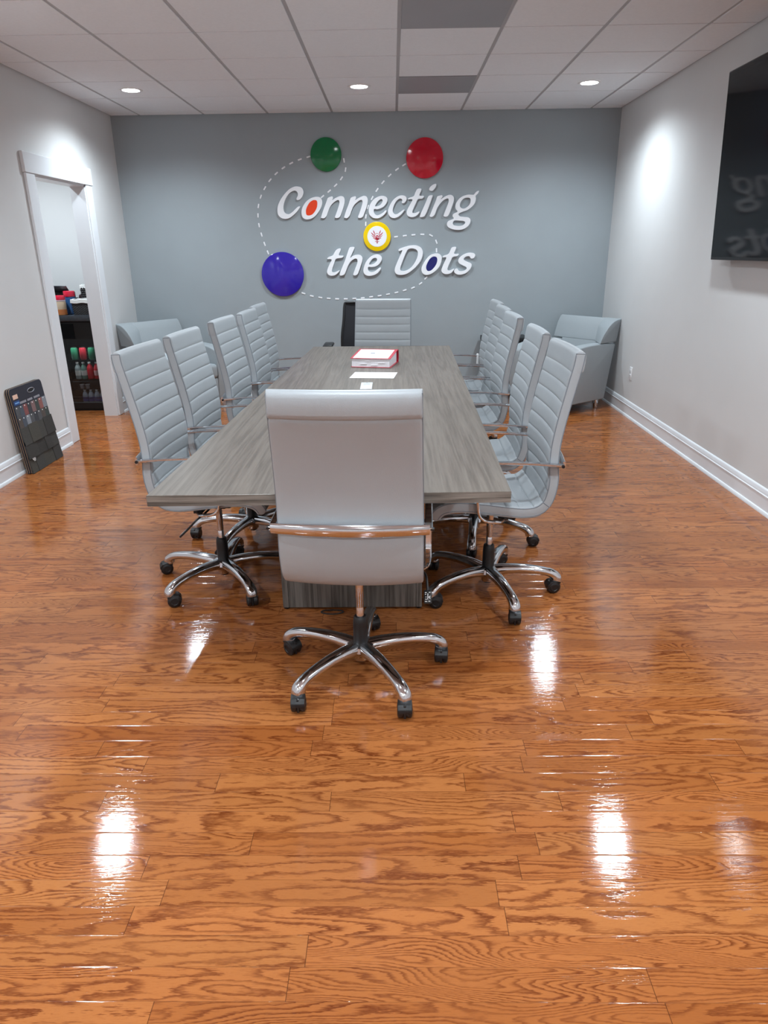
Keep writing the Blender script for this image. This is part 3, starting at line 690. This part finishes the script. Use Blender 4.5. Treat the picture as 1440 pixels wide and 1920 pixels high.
for k,(x,y,rz,sa,lab) in enumerate(CHAIRS):
    o = proto if k == 0 else copy_tree(proto)
    o.location = (x,y,0); o.rotation_euler = (0,0,math.radians(rz)); o['label'] = lab; o['group'] = 'grey office chairs around the long table'
    rnd = random.Random(k)
    if k == 10:
        wt_ = obj('paper_tag', MB().box(0.232,0.257,-0.184,-0.168,0.600,0.686,bev=0.003), M['paper'], o); wt_['label'] = 'white tag wrapped on the arm'
    for ch in o.children:
        if ch.name.startswith('star_base'):
            ch.rotation_euler = (0,0,math.radians(sa-rz))
            ci = 0
            for c in ch.children:
                if c.name.startswith('caster'): c.rotation_euler = (0,0,math.radians(rnd.uniform(0,360)) if k else math.radians((0,-5,20,45,3)[ci]-sa)); ci += 1

# ------------------------------------------------------------------ conference table
tb = thing('conference_table', 'long grey brown wood laminate conference table on panel pedestals', 'table', (-0.14, 3.88, 0))
TOP, TH = 0.75, 0.037
Q = [(-0.788-(-0.14),2.079-3.88),(0.372+0.14,2.093-3.88),(0.451+0.14,5.680-3.88),(-0.638+0.14,5.700-3.88)]
mb = MB(); mb.prism(Q, TH-0.002, 'z', TOP-TH)
bm = mb.bm
o = obj('edge_band', mb, M['table_edge'], tb)
mb = MB(); mb.prism([(x*0.9995,y*0.9998) for x,y in Q], 0.003, 'z', TOP-0.003, bev=0.0012, seg=1)
obj('tabletop', mb, M['table'], tb)
def pedestal(y0, depth, flip):
    mb = MB(); x0, x1 = -0.488+0.14, 0.117+0.14; p = 0.045
    mb.box(x0+0.026, x1-0.026, y0, y0+0.02, 0.012, TOP-TH-0.001)
    mb.box(x0, x0+0.0245, y0-0.002, y0+p, 0.012, TOP-TH-0.001, bev=0.001, seg=1)
    mb.box(x1-0.0245, x1, y0-0.002, y0+p, 0.012, TOP-TH-0.001, bev=0.001, seg=1)
    c = (x0+x1)/2
    mb.box(c-0.2, c+0.2, y0+0.02, y0+depth, 0.012, TOP-TH-0.001)
    o = obj('pedestal', mb, M['table_base'], tb)
    f = MB()
    for fx in (x0+0.012, x1-0.012): f.lathe([(0.012,0.0),(0.014,0.003),(0.014,0.0125)], 16, T(fx,y0+0.02,0))
    for fx in (c-0.18,c+0.18): f.lathe([(0.012,0.0),(0.014,0.003),(0.014,0.0125)], 16, T(fx,y0+depth-0.03,0))
    obj('foot', f, M['black'], o)
pedestal(2.70-3.88, 0.5, False); pedestal(5.03-3.88, 0.12, False)
gp = obj('power_plate', MB().box(-0.033,0.033,-0.14,0.062,TOP-0.0005,TOP+0.004,bev=0.0015), M['plate'], tb); gp.location = (-0.152+0.14, 3.98-3.88, 0); gp['label'] = 'silver power outlet plate set into the tabletop'
mb = MB()
for k in range(3): mb.box(-0.018,0.018,0.018-k*0.022,0.021-k*0.022,TOP+0.0035,TOP+0.0044)
mb.box(-0.006,0.006,0.045,0.050,TOP+0.0035,TOP+0.0044)
obj('slots', mb, M['print'], gp)

pl = []
for i in range(22):
    a = 2*math.pi*i/22
    pl.append((-0.272+0.048*math.cos(a)*(1+0.06*math.sin(3*a)), 2.672+0.018*math.sin(a), 0.0032+0.0012*math.sin(2*a)**2))
tag(obj('cable_loop', MB().tube(pl, 0.003, 8, closed=True), M['black']), 'small loop of black cable on the floor at the foot of the near pedestal', 'cable')

# ------------------------------------------------------------------ things on the table
bd = thing('ring_binder', 'thick red binder with a white cover sheet lying on the table', 'binder', (-0.121, 4.735, TOP+0.0006), math.radians(-11))
bw, bl = 0.270, 0.262
obj('bottom_cover', MB().box(-bw/2,bw/2,-bl/2,bl/2,0.0,0.003,bev=0.001,seg=1), M['binder'], bd)
zt = lambda y: 0.056+0.026*(y+bl/2)/bl
sl = math.atan2(0.026, bl)
cv = obj('top_cover', MB().box(-bw/2-0.002,bw/2-0.002,-bl/2-0.004,bl/2,0,0.003,bev=0.001,seg=1), M['binder'], bd); cv.matrix_local = T(0,0,zt(0))@RX(sl)
obj('cover_sheet', MB().box(-bw/2+0.014,bw/2-0.022,-bl/2+0.004,bl/2-0.022,0.003,0.0036), M['paper'], cv)
mb = MB()
for (x0,x1,y0,y1) in ((-0.03,0.0,-0.01,0.02),(-0.035,0.02,-0.025,-0.02),(0.02,0.028,-0.005,0.008),(0.055,0.058,-0.03,0.02),(0.068,0.071,-0.03,0.02),(-0.06,-0.03,-0.04,-0.038)): mb.box(x0,x1,y0,y1,0.0036,0.0039)
obj('printing', mb, M['print'], cv)
sp = MB(); pr = []
for i in range(9):
    a = -math.pi/2+math.pi*i/8; pr.append((bl/2-0.002+0.016*math.cos(a), 0.042+0.042*math.sin(a)))
pr += [(bl/2-0.002+0.012*math.cos(a), 0.042+0.0385*math.sin(a)) for a in [math.pi/2-math.pi*i/8 for i in range(9)]]
sp.prism(pr, bw, 'x', -bw/2); obj('spine', sp, M['binder'], bd)
pg = MB(); b_ = bmesh.new()
x0,x1,y0,y1 = -bw/2+0.006,bw/2-0.012,-bl/2+0.004,bl/2-0.012
vb = [b_.verts.new((x,y,z)) for x,y,z in ((x0,y0,0.003),(x1,y0,0.003),(x1,y1,0.003),(x0,y1,0.003),(x0,y0,zt(y0)-0.001),(x1,y0,zt(y0)-0.001),(x1,y1,zt(y1)-0.001),(x0,y1,zt(y1)-0.001))]
for f in ((3,2,1,0),(4,5,6,7),(0,1,5,4),(1,2,6,5),(2,3,7,6),(3,0,4,7)): b_.faces.new([vb[i] for i in f])
pg.add(b_); obj('pages', pg, M['pages'], bd)
dv = MB()
for i,(x,z) in enumerate(((-0.09,0.046),(-0.02,0.040),(0.04,0.047),(0.07,0.030),(-0.05,0.022),(0.02,0.014))): dv.box(x-0.022,x+0.022,y0-0.004,y0+0.01,z,z+0.0008)
obj('index_tabs', dv, M['paper'], bd)
pp_ = thing('paper_sheet', 'white sheet of paper lying on the table in front of the red binder', 'paper', (-0.1195, 4.306, TOP+0.0003), math.radians(-6.5))
obj('sheet', MB().box(-0.1345,0.1345,-0.106,0.106,0,0.0008), M['paper'], pp_)
obj('printing', MB().box(0.082,0.102,0.030,0.046,0.0008,0.0011), M['print'], pp_)

# ------------------------------------------------------------------ upholstered armchairs (facing +Y)
def make_armchair(wing_side, label):
    t = thing('armchair', label, 'armchair', group='grey armchairs in the corners')
    W = 0.355
    arm = [(-0.245,0.09),(0.33,0.09),(0.345,0.30),(0.35,0.50),(0.345,0.545)]
    top = cr([(0.345,0.545,0),(0.30,0.578,0),(0.20,0.603,0),(0.08,0.617,0),(-0.06,0.622,0),(-0.20,0.617,0),(-0.345,0.606,0)],4)
    arm = arm[:-1]+[(p.x,p.y) for p in top]
    for sd in (-1,1):
        x0 = W-0.115 if sd > 0 else -W
        obj('arm', MB().prism(arm, 0.115, 'x', x0, bev=0.012, seg=3), M['fabric'], t)
    # back leans a little; on the wall side it swells into a crescent shaped wing above the arm
    back = [(-0.25,0.30),(-0.275,0.5),(-0.30,0.66),(-0.335,0.76),(-0.375,0.822),(-0.398,0.834),(-0.405,0.826),(-0.352,0.6235),(-0.30,0.30)]
    up = [(-0.290,0.6235)]+[q for q in back if q[1] > 0.63]+[(-0.352,0.6235)]
    x0, x1 = (-W+0.002, W-0.116) if wing_side > 0 else (-W+0.116, W-0.002)
    obj('backrest', MB().prism(up, x1-x0, 'x', x0, bev=0.006, seg=3, ang=40), M['fabric'], t)
    obj('lower_back', MB().prism([(-0.20,0.31),(-0.285,0.623),(-0.350,0.623),(-0.24,0.12),(-0.21,0.12)], (W-0.118)*2, 'x', -(W-0.118)), M['fabric'], t)
    front = cr([(-0.105,0.6235,0),(-0.125,0.665,0),(-0.17,0.725,0),(-0.235,0.783,0),(-0.31,0.820,0),(-0.40,0.834,0)],5)
    wing = [(p.x,p.y) for p in front]+[(-0.405,0.826),(-0.352,0.6235)]
    # the wing tapers into the front of the backrest
    b = bmesh.new(); n = len(wing); xo = wing_side*(W-0.001); xi = wing_side*(W-0.20)
    A = [b.verts.new((xo,y,z)) for y,z in wing]
    def inner(y,z):
        yb = -0.292-(z-0.6235)*0.25 if z < 0.76 else -0.326-(z-0.76)*1.0
        return (xi, min(y, yb), z)
    B = [b.verts.new(inner(y,z)) for y,z in wing]
    b.faces.new(A); b.faces.new(B[::-1])
    for i in range(n): b.faces.new((A[i],B[i],B[(i+1)%n],A[(i+1)%n]))
    bmesh.ops.recalc_face_normals(b, faces=b.faces[:]); b.normal_update()
    bmesh.ops.bevel(b, geom=[e for e in b.edges if e.calc_face_angle(0) > 0.8 and all(abs(v.co.x-xo) < 1e-5 for v in e.verts)], offset=0.008, segments=3, affect='EDGES', profile=0.5)
    obj('back_wing', MB().add(b), M['fabric'], t, 45)
    obj('seat_cushion', MB().box(-(W-0.118),(W-0.118),-0.235,0.36,0.305,0.445, bev=0.035, seg=4), M['fabric'], t)
    obj('seat_rail', MB().box(-(W-0.118),(W-0.118),-0.20,0.335,0.09,0.304, bev=0.008), M['fabric'], t)
    for x,y in ((-0.30,0.27),(0.30,0.27),(-0.30,-0.19),(0.30,-0.19)):
        mb = MB().lathe([(0.014,0.0),(0.019,0.003),(0.021,0.05),(0.026,0.052),(0.026,0.0895)], 20)
        l = obj('leg', mb, M['chrome'], t, loc=(x,y,0)); l['label'] = 'short metal foot'
    return t
a1 = make_armchair(-1, 'grey upholstered armchair in the right corner beside the wall outlet'); a1.location = (1.637, 6.885, 0); a1.rotation_euler = (0,0,math.radians(128))
a2 = make_armchair(1, 'grey upholstered armchair in the left corner between the doorway and the sign wall'); a2.location = (-2.147, 6.93, 0); a2.rotation_euler = (0,0,math.radians(-128))

st = thing('side_table', 'small black side table by the sign wall, mostly hidden behind the right row of chairs', 'side table', (1.135, 7.295, 0))
obj('top', MB().box(-0.225,0.225,-0.16,0.16,0.585,0.63,bev=0.003), M['black'], st)
for x in (-0.20,0.20):
    for y in (-0.135,0.135): obj('leg', MB().box(x-0.02,x+0.02,y-0.02,y+0.02,0,0.585,bev=0.002), M['black'], st)
obj('shelf', MB().box(-0.18,0.18,-0.15,0.15,0.18,0.2,bev=0.002), M['black'], st)

# ------------------------------------------------------------------ black mesh task chair behind the head of the table
mc = thing('mesh_office_chair', 'black mesh office chair behind the grey chair at the head of the table', 'chair', (-0.255, 6.60, 0), math.pi)
mb = MB(); bw0, bw1 = 0.225, 0.20
fr = cr([(-bw0,-0.20,0.56),(-bw0-0.005,-0.205,0.70),(-bw1-0.01,-0.225,0.86),(-bw1,-0.25,0.985),(-bw1+0.03,-0.252,1.008),(0,-0.252,1.010),(bw1-0.03,-0.252,1.008),(bw1,-0.25,0.985),(bw1+0.01,-0.225,0.86),(bw0+0.005,-0.205,0.70),(bw0,-0.20,0.56),(bw0-0.04,-0.198,0.53),(-bw0+0.04,-0.198,0.53)],4,True)
mb.tube(fr, 0.013, 10, closed=True)
mr = obj('back_frame', mb, M['black'], mc)
mb = MB(); bmx = mb.bm; rows = []
for j in range(13):
    z = 0.535+0.47*j/12; y = -0.198-0.052*(max(0,(z-0.66))/0.345)**1.2; hw = bw0+0.003-(0.026*max(0,(z-0.66))/0.345)
    if j == 12: hw -= 0.02
    rows.append([[bmx.verts.new((hw*(k/4-1), y+0.010*(1-(k/4-1)**2)*-1+d, z)) for k in range(9)] for d in (0.003,-0.003)])
for A,B in zip(rows,rows[1:]):
    for k in range(8):
        bmx.faces.new((A[0][k],A[0][k+1],B[0][k+1],B[0][k])); bmx.faces.new((A[1][k],B[1][k],B[1][k+1],A[1][k+1]))
obj('mesh_panel', mb, M['mesh_black'], mr)
obj('seat', MB().box(-0.24,0.24,-0.20,0.27,0.44,0.50,bev=0.025,seg=4), M['mesh_black'], mc)
for sd in (-1,1):
    a = obj('armrest', MB().box(sd*0.345-0.045,sd*0.345+0.045,-0.13,0.11,0.635,0.662,bev=0.012,seg=3), M['black'], mc)
    obj('arm_post', MB().tube(cr([(sd*0.20,-0.02,0.43),(sd*0.30,-0.02,0.425),(sd*0.345,-0.015,0.46),(sd*0.345,-0.01,0.636)],5), 0.017, 10), M['black'], a)
mb = MB(); mb.box(-0.10,0.10,-0.12,0.10,0.40,0.438,bev=0.006); mb.flat(cr([(0,-0.10,0.41),(0,-0.19,0.42),(0,-0.235,0.48),(0,-0.217,0.56)],5), 0.07, 0.012, (1,0,0)); obj('tilt_mechanism', mb, M['black'], mc)
mb = MB(); mb.lathe([(0.026,0.10),(0.026,0.21),(0.014,0.212),(0.014,0.40)], 20); obj('gas_column', mb, M['black'], mc)
sb = obj('star_base', star_mb(), M['black'], mc, 50)
cmm = bpy.data.meshes['caster']
for k in range(5):
    a = 2*math.pi*k/5
    c = bpy.data.objects.new('caster', cmm); C.objects.link(c); c.parent = sb
    c.location = (0.310*math.cos(a),0.310*math.sin(a),0.0590); c.rotation_euler = (0,0,a+0.6)
mb = MB(); mb.lathe([(0.0,0.040),(0.017,0.041),(0.021,0.046),(0.021,0.054)], 20); obj('column_cap', mb, M['black'], sb)

# ------------------------------------------------------------------ shingle sample boards leaning on the left wall
def sample_board(name, label, xb, front, yc):
    """local: x along the board width (towards +Y world), y up the board, z out of the front face"""
    t = thing(name, label, 'sample board', (xb, yc, 0.0), 0, 'shingle sample boards leaning on the left wall')
    BW, BHt = 0.462, 0.605
    lean = math.asin(0.055/0.60)
    L = T(0,0,0) @ Matrix(((0,-math.sin(lean),math.cos(lean),0),(1,0,0,0),(0,math.cos(lean),math.sin(lean),0),(0,0,0,1)))
    def put(o): o.matrix_local = L; return o
    r = 0.03
    def corner(cx,cy,a0): return [(cx+r*math.cos(math.radians(a0+a)), cy+r*math.sin(math.radians(a0+a))) for a in (0,22,45,67,90)]
    out = [(-BW/2,0.004),(BW/2,0.004)]+corner(BW/2-r,BHt-r,0)+corner(-BW/2+r,BHt-r,90)
    b = put(obj('backing_board', MB().prism(out, 0.0035, 'z', 0, bev=0.0006, seg=1), M['cardboard'], t))
    ins = out
    put(obj('dark_face', MB().prism(ins, 0.0052, 'z', 0.0035, bev=0.0006, seg=1), M['header'], t))
    if not front: return t
    hd = MB(); hd.sweep(cr([(0.055+0.048*math.cos(a)*1.0,BHt-0.052+0.015*math.sin(a),0.0092) for a in [2*math.pi*i/20 for i in range(20)]],1,True), lambda i: [(0.0022*math.cos(q),0.0022*math.sin(q)) for q in (0,1.57,3.14,4.71)], closed=True)
    h_ = put(obj('handle_slot', hd, M['print'], t)); h_['label'] = 'oval hand slot with a pale rim'
    k = MB(); k.prism([(0.055+0.045*math.cos(a),BHt-0.052+0.0125*math.sin(a)) for a in [2*math.pi*i/20 for i in range(20)]], 0.0006, 'z', 0.0087); put(obj('slot_opening', k, M['black'], t))
    pr = MB(); x = -0.135
    rr = random.Random(3)
    for wd in (0.095,0.085,0.095):
        xx = x
        while xx < x+wd-0.012:
            q = rr.uniform(0.006,0.010); pr.box(xx,xx+q,BHt-0.118,BHt-0.103,0.0087,0.0094); xx += q+0.0025
        x += wd+0.012
    put(obj('header_lettering', pr, M['print'], t))
    put(obj('orange_badge', MB().box(-0.205,-0.140,BHt-0.075,BHt-0.045,0.0087,0.0096), col('peach_print',(226,188,168)), t))
    put(obj('blue_badge', MB().box(-0.210,-0.135,BHt-0.118,BHt-0.088,0.0087,0.0096), col('blue_print',(36,74,132)), t))
    put(obj('badge_lettering', MB().box(-0.200,-0.145,BHt-0.107,BHt-0.099,0.0096,0.0101), col('light_blue_print',(120,170,220)), t))
    order = [(0,8,2,1,4,5,6,7),(3,8,7,0,1,0,3,5)]
    for rI,(y0,y1) in enumerate(((BHt-0.205,BHt-0.128),(BHt-0.285,BHt-0.207))):
        for i in range(8):
            xw = (BW-0.016)/8; x0 = -BW/2+0.008+xw*i
            put(obj('colour_swatch', MB().box(x0+0.001,x0+xw-0.001,y0,y1,0.0087,0.0115,bev=0.0006,seg=1), M['swatch'][order[rI][i]], t))
    dots = MB()
    for rI,y in enumerate((BHt-0.136,BHt-0.215)):
        for i in range(8):
            xw = (BW-0.016)/8; x0 = -BW/2+0.008+xw*(i+0.4); dots.lathe([(0.0045,0),(0.0045,0.0012),(0,0.0014)], 10, T(x0,y,0.0115))
    put(obj('white_pins', dots, M['paper'], t))
    cuts = [[-0.231,-0.125,0.01,0.10,0.231],[-0.231,-0.08,0.045,0.14,0.231],[-0.231,-0.15,-0.03,0.12,0.231]]
    for c,(y0,y1) in enumerate(((0.205,0.335),(0.105,0.232),(0.001,0.130))):
        ext = 0.006*(c+1)
        for i in range(4):
            x0,x1 = cuts[c][i],cuts[c][i+1]
            if i == 0: x0 -= 0.0
            if i == 3: x1 += 0.006
            zz = 0.0088 + (0.004 if (i+c)%2 else 0.0008)
            tb_ = MB(); bq = bmesh.new()
            lo, hi = zz+0.009, zz+0.0015
            vv = [bq.verts.new(q) for q in ((x0+0.001,y0,0.0088),(x1-0.001,y0,0.0088),(x1-0.001,y1,0.0088),(x0+0.001,y1,0.0088),(x0+0.001,y0,lo),(x1-0.001,y0,lo),(x1-0.001,y1,hi),(x0+0.001,y1,hi))]
            for f in ((3,2,1,0),(4,5,6,7),(0,1,5,4),(1,2,6,5),(2,3,7,6),(3,0,4,7)): bq.faces.new([vv[i_] for i_ in f])
            tb_.add(bq)
            put(obj('shingle_tab', tb_, M['shingle'][(i*2+c+ (1 if i==3 else 0))%4], t, smooth=0))
    tx = MB()
    for i,(wd,dx) in enumerate(((0.040,0),(0.052,-0.006),(0.050,-0.002),(0.030,0.010))): tx.box(-0.195+dx,-0.195+dx+wd*0.8,0.110-i*0.009,0.1145-i*0.009,0.0205,0.0212)
    put(obj('white_lettering', tx, M['paper'], t))
    return t
sample_board('sample_board', 'roof shingle sample board in front, with rows of colour swatches and dark shingle tabs', -2.592, True, 4.962)
sample_board('sample_board', 'second sample board of the stack, only its edge showing behind the front board', -2.6045, False, 4.957)
sample_board('sample_board', 'rearmost sample board of the stack, closest to the left wall', -2.6155, False, 4.953)

# ------------------------------------------------------------------ break room seen through the doorway
FXL, FXR, FY = -3.44, -2.845, 6.845
fr = thing('beverage_fridge', 'black glass door beverage fridge under the break room counter', 'fridge', ((FXL+FXR)/2, 7.13, 0))
hw = (FXR-FXL)/2; y0 = FY-7.13; y1 = 0.29
mb = MB(); mb.box(-hw,-hw+0.03,y0+0.03,y1,0.02,0.86); mb.box(hw-0.03,hw,y0+0.03,y1,0.02,0.86); mb.box(-hw+0.03,hw-0.03,y1-0.03,y1,0.02,0.86)
mb.box(-hw+0.03,hw-0.03,y0+0.03,y1-0.03,0.70,0.86); mb.box(-hw+0.03,hw-0.03,y0+0.03,y1-0.03,0.02,0.045)
obj('cabinet', mb, M['black'], fr)
mb = MB(); mb.box(-hw+0.02,hw-0.02,y0+0.02,y1,0,0.019); obj('kick_plate', mb, M['black'], fr)
mb = MB(); mb.box(-hw,hw,y0,y0+0.028,0.70,0.86,bev=0.002,seg=1); mb.box(-hw,hw,y0,y0+0.028,0.022,0.085,bev=0.002,seg=1); mb.box(-hw,-hw+0.035,y0,y0+0.028,0.085,0.70); mb.box(hw-0.035,hw,y0,y0+0.028,0.085,0.70)
dr = obj('door', mb, M['black'], fr)
obj('glass_pane', MB().box(-hw+0.035,hw-0.035,y0+0.010,y0+0.016,0.085,0.70), M['glass'], dr)
obj('header_panel', MB().box(-hw+0.16,hw-0.22,y0-0.004,y0+0.004,0.705,0.845), M['screen'], dr)
obj('handle', MB().box(-hw+0.012,-hw+0.028,y0-0.025,y0,0.25,0.60,bev=0.003), M['chrome'], dr)
for z in (0.490,0.300,0.205):
    mb = MB()
    mb.tube([(-hw+0.034,y0+0.07,z-0.003),(hw-0.034,y0+0.07,z-0.003)], 0.0035, 6); mb.tube([(-hw+0.034,y1-0.05,z-0.003),(hw-0.034,y1-0.05,z-0.003)], 0.003, 6)
    for i in range(17): mb.tube([(-hw+0.045+i*0.0315,y0+0.07,z-0.0025),(-hw+0.045+i*0.0315,y1-0.05,z-0.0025)], 0.002, 5)
    obj('wire_shelf', mb, M['chrome'], fr)
mb = MB()
for z in (0.075,0.12): mb.tube([(-hw+0.04,y0+0.045,z),(hw-0.04,y0+0.045,z)], 0.003, 6)
for x in (-hw+0.04,hw-0.04): mb.tube([(x,y0+0.045,0.047),(x,y0+0.045,0.12)], 0.003, 6)
obj('wire_basket_front', mb, M['chrome'], fr)

ld = bpy.data.lights.new('fridge_fill','AREA'); ld.energy = 0.35; ld.shape = 'RECTANGLE'; ld.size = 0.40; ld.size_y = 0.03; ld.color = (0.9,0.95,1.0)  # added area light that brightens the drinks behind the glass
lo_ = bpy.data.objects.new('fridge_fill', ld); C.objects.link(lo_); lo_.parent = fr; ld.spread = math.radians(110); lo_.location = (0, y0+0.065, 0.694)
def can(x,y,z,name,rgb,label,group):
    t = thing('soda_can', label, 'can', (x,y,z), 0, group)
    obj('body', MB().lathe([(0.024,0.0),(0.028,0.003),(0.033,0.012),(0.033,0.103),(0.027,0.116),(0.0265,0.118)], 24), col(name,rgb,0.3), t)
    obj('lid', MB().lathe([(0.0255,0.1175),(0.027,0.119),(0.027,0.1205),(0.0245,0.1205),(0.024,0.118)], 24), M['chrome'], t)
GA = 'drink cans on the top fridge shelf'
can(-3.150,6.965,0.490,'can_green',(40,104,74),'left green soda can on the top shelf of the fridge',GA)
can(-3.066,6.965,0.490,'can_red',(150,34,44),'red soda can between two green cans on the top fridge shelf',GA)
can(-2.980,6.965,0.490,'can_green',(40,104,74),'right green soda can on the top shelf of the fridge',GA)
def bottle(x,y,z,h,r,name,rgb,cap,label,group,band=None):
    t = thing('drink_bottle', label, 'bottle', (x,y,z), 0, group)
    obj('body', MB().lathe([(r*0.8,0),(r,0.005),(r,h*0.62),(r*0.85,h*0.72),(r*0.42,h*0.88),(r*0.40,h*0.92)], 20), col(name,rgb,0.2), t)
    obj('cap', MB().lathe([(r*0.46,h*0.92),(r*0.46,h),(0,h)], 16), col('cap_'+cap[0],cap[1]), t)
    if band: obj('wrap_label', MB().lathe([(r+0.0006,h*0.22),(r+0.0006,h*0.52)], 20), col('band_'+band[0],band[1]), t)
GB = 'drink bottles on the middle fridge shelf'
bottle(-3.140,6.96,0.300,0.165,0.029,'bottle_clear',(120,128,126),('pale',(220,220,216)),'clear bottle at the left of the middle fridge shelf',GB,('pale',(196,196,190)))
bottle(-3.080,6.96,0.300,0.165,0.028,'bottle_green',(84,110,98),('pale',(220,220,216)),'greenish clear bottle left of the red bottles on the middle fridge shelf',GB,('pale',(196,196,190)))
bottle(-3.018,6.96,0.300,0.165,0.031,'bottle_red',(168,28,38),('pale',(220,220,216)),'red bottle in the middle of the fridge shelf below the cans',GB)
bottle(-2.950,6.96,0.300,0.165,0.031,'bottle_red',(168,28,38),('pale',(220,220,216)),'red bottle with a pink band at the right of the middle fridge shelf',GB,('pink',(216,160,160)))
GC = 'water bottles at the bottom of the fridge'
for i,x in enumerate((-3.105,-3.045,-2.985,-2.925)):
    bottle(x,6.955,0.0455,0.150,0.028,'bottle_water',(150,160,172),('white',(232,234,238)),['leftmost','second from left','third from left','rightmost'][i]+' water bottle with a blue label at the bottom of the fridge',GC,('blue',(92,98,168)))
for x,n in ((-3.125,'left'),(-3.070,'right')):
    t = thing('snack_tub', '%s small clear tub on the low fridge shelf' % n, 'tub', (x,6.96,0.205), 0, 'small tubs on the low fridge shelf')
    obj('cup', MB().lathe([(0.017,0),(0.021,0.035),(0.021,0.037)], 20), col('tub_clear',(150,152,156),0.15), t)
    obj('lid', MB().lathe([(0.023,0.037),(0.023,0.041),(0.0,0.042)], 20), col('tub_lid',(190,192,196)), t)

ct = obj('countertop', MB().box(BX+0.002,XL-WT-0.002,6.812,YB-0.002,0.868,0.922,bev=0.003,seg=2), M['counter']); tag(ct,'black polished countertop in the break room','countertop')
bc = thing('base_cabinet', 'dark base cabinet under the break room counter left of the fridge', 'cabinet', (-4.08, 7.15, 0))
obj('body', MB().box(-0.60,0.62,-0.27,0.33,0.0,0.866,bev=0.002,seg=1), M['black'], bc)
for x in (-0.30,0.31):
    d = obj('door', MB().box(x-0.30,x+0.30,-0.29,-0.27,0.1,0.85,bev=0.002), M['black'], bc)
    obj('handle', MB().box(x+0.24,x+0.255,-0.315,-0.29,0.6,0.72,bev=0.003), M['chrome'], d)

CZ = 0.922
j = thing('snack_jar', 'clear snack jar with a red lid and orange contents, front of the counter', 'jar', (-3.172, 6.885, CZ))
obj('body', MB().lathe([(0.040,0),(0.048,0.006),(0.050,0.05),(0.050,0.125),(0.044,0.14)], 28), col('jar_cream',(206,186,160),0.3), j)
obj('contents_label', MB().lathe([(0.0508,0.006),(0.0512,0.055)], 28), col('jar_orange',(196,122,70),0.35), j)
obj('lid', MB().lathe([(0.050,0.140),(0.051,0.150),(0.046,0.176),(0.042,0.182),(0,0.184)], 28), col('lid_red',(214,36,66),0.25), j)
obj('neck_band', MB().lathe([(0.047,0.128),(0.0505,0.130),(0.0505,0.141),(0.047,0.142)], 28), col('jar_pale',(214,196,210),0.3), j)
j = thing('snack_jar', 'blue snack jar with a tall red lid, beside the wicker basket', 'jar', (-3.125, 7.00, CZ))
obj('body', MB().lathe([(0.048,0),(0.056,0.006),(0.057,0.11),(0.050,0.15),(0.048,0.165)], 28), col('jar_blue',(44,86,136),0.3), j)
obj('lid', MB().lathe([(0.051,0.165),(0.052,0.175),(0.052,0.210),(0.048,0.216),(0,0.217)], 28), col('lid_red',(214,36,66),0.25), j)
def basket(x,y,z,w,d,h,label,rz=0):
    t = thing('wicker_basket', label, 'basket', (x,y,z), rz, 'lined wicker baskets on the counter')
    mb = MB()
    pts = [(-w/2,-d/2),(w/2,-d/2),(w/2,d/2),(-w/2,d/2)]
    n = 14
    for k in range(n):
        zz = h*(k+0.5)/n; g = 0.90+0.10*k/n
        path = []
        for a,b in zip(pts, pts[1:]+pts[:1]):
            for i in range(12):
                u = i/12; wob = 0.0022*math.cos(math.pi*(i+k))
                px_, py_ = a[0]+(b[0]-a[0])*u, a[1]+(b[1]-a[1])*u
                nx, ny = (b[1]-a[1]), -(b[0]-a[0]); l = math.hypot(nx,ny)
                path.append(((px_+nx/l*wob)*g, (py_+ny/l*wob)*g, zz))
        mb.tube(path, h/n*0.56, 6, closed=True)
    mb.box(-w/2*0.9,w/2*0.9,-d/2*0.9,d/2*0.9,0.001,0.008)
    obj('weave', mb, M['wicker'], t)
    ln = MB(); path = [(p[0]*1.04,p[1]*1.04,h*1.02) for p in pts]; full = []
    for a,b in zip(path, path[1:]+path[:1]):
        for i in range(10):
            u = i/10; full.append((a[0]+(b[0]-a[0])*u, a[1]+(b[1]-a[1])*u, a[2]+0.003*math.sin(9*u+a[0]*40)))
    ln.flat(full+[full[0]], 0.036, 0.010, (0,0,1)); obj('liner', ln, M['linen'], t)
    return t
basket(-2.965, 6.94, CZ, 0.175, 0.16, 0.125, 'black wicker basket with a white cloth liner at the front of the counter')
bs = basket(-2.975, 7.15, CZ, 0.13, 0.13, 0.245, 'taller black wicker basket with a white liner standing behind the front basket')
k = thing('coffee_maker', 'black coffee maker with its lid raised behind the red lidded jars', 'coffee maker', (-3.235, 7.12, CZ))
obj('body', MB().box(-0.085,0.085,-0.07,0.09,0,0.205,bev=0.012,seg=3), M['black'], k)
li = obj('lid', MB().box(-0.085,0.085,-0.005,0.005,0,0.085,bev=0.004), col('smoke_grey',(70,74,80),0.25), k); li.matrix_local = T(0,-0.04,0.205)@RX(math.radians(48))
m_ = thing('mug', 'dark round mug on the counter between the blue jar and the baskets', 'mug', (-3.095, 7.24, CZ))
obj('cup', MB().lathe([(0.030,0),(0.038,0.005),(0.044,0.09),(0.044,0.135),(0.036,0.165),(0.016,0.178),(0,0.18)], 24), col('mug_dark',(52,40,42),0.3), m_)
obj('handle', MB().tube(cr([(-0.042,0,0.13),(-0.066,0,0.135),(-0.074,0,0.09),(-0.062,0,0.05),(-0.040,0,0.045)],5), 0.0065, 8), M['black'], m_)
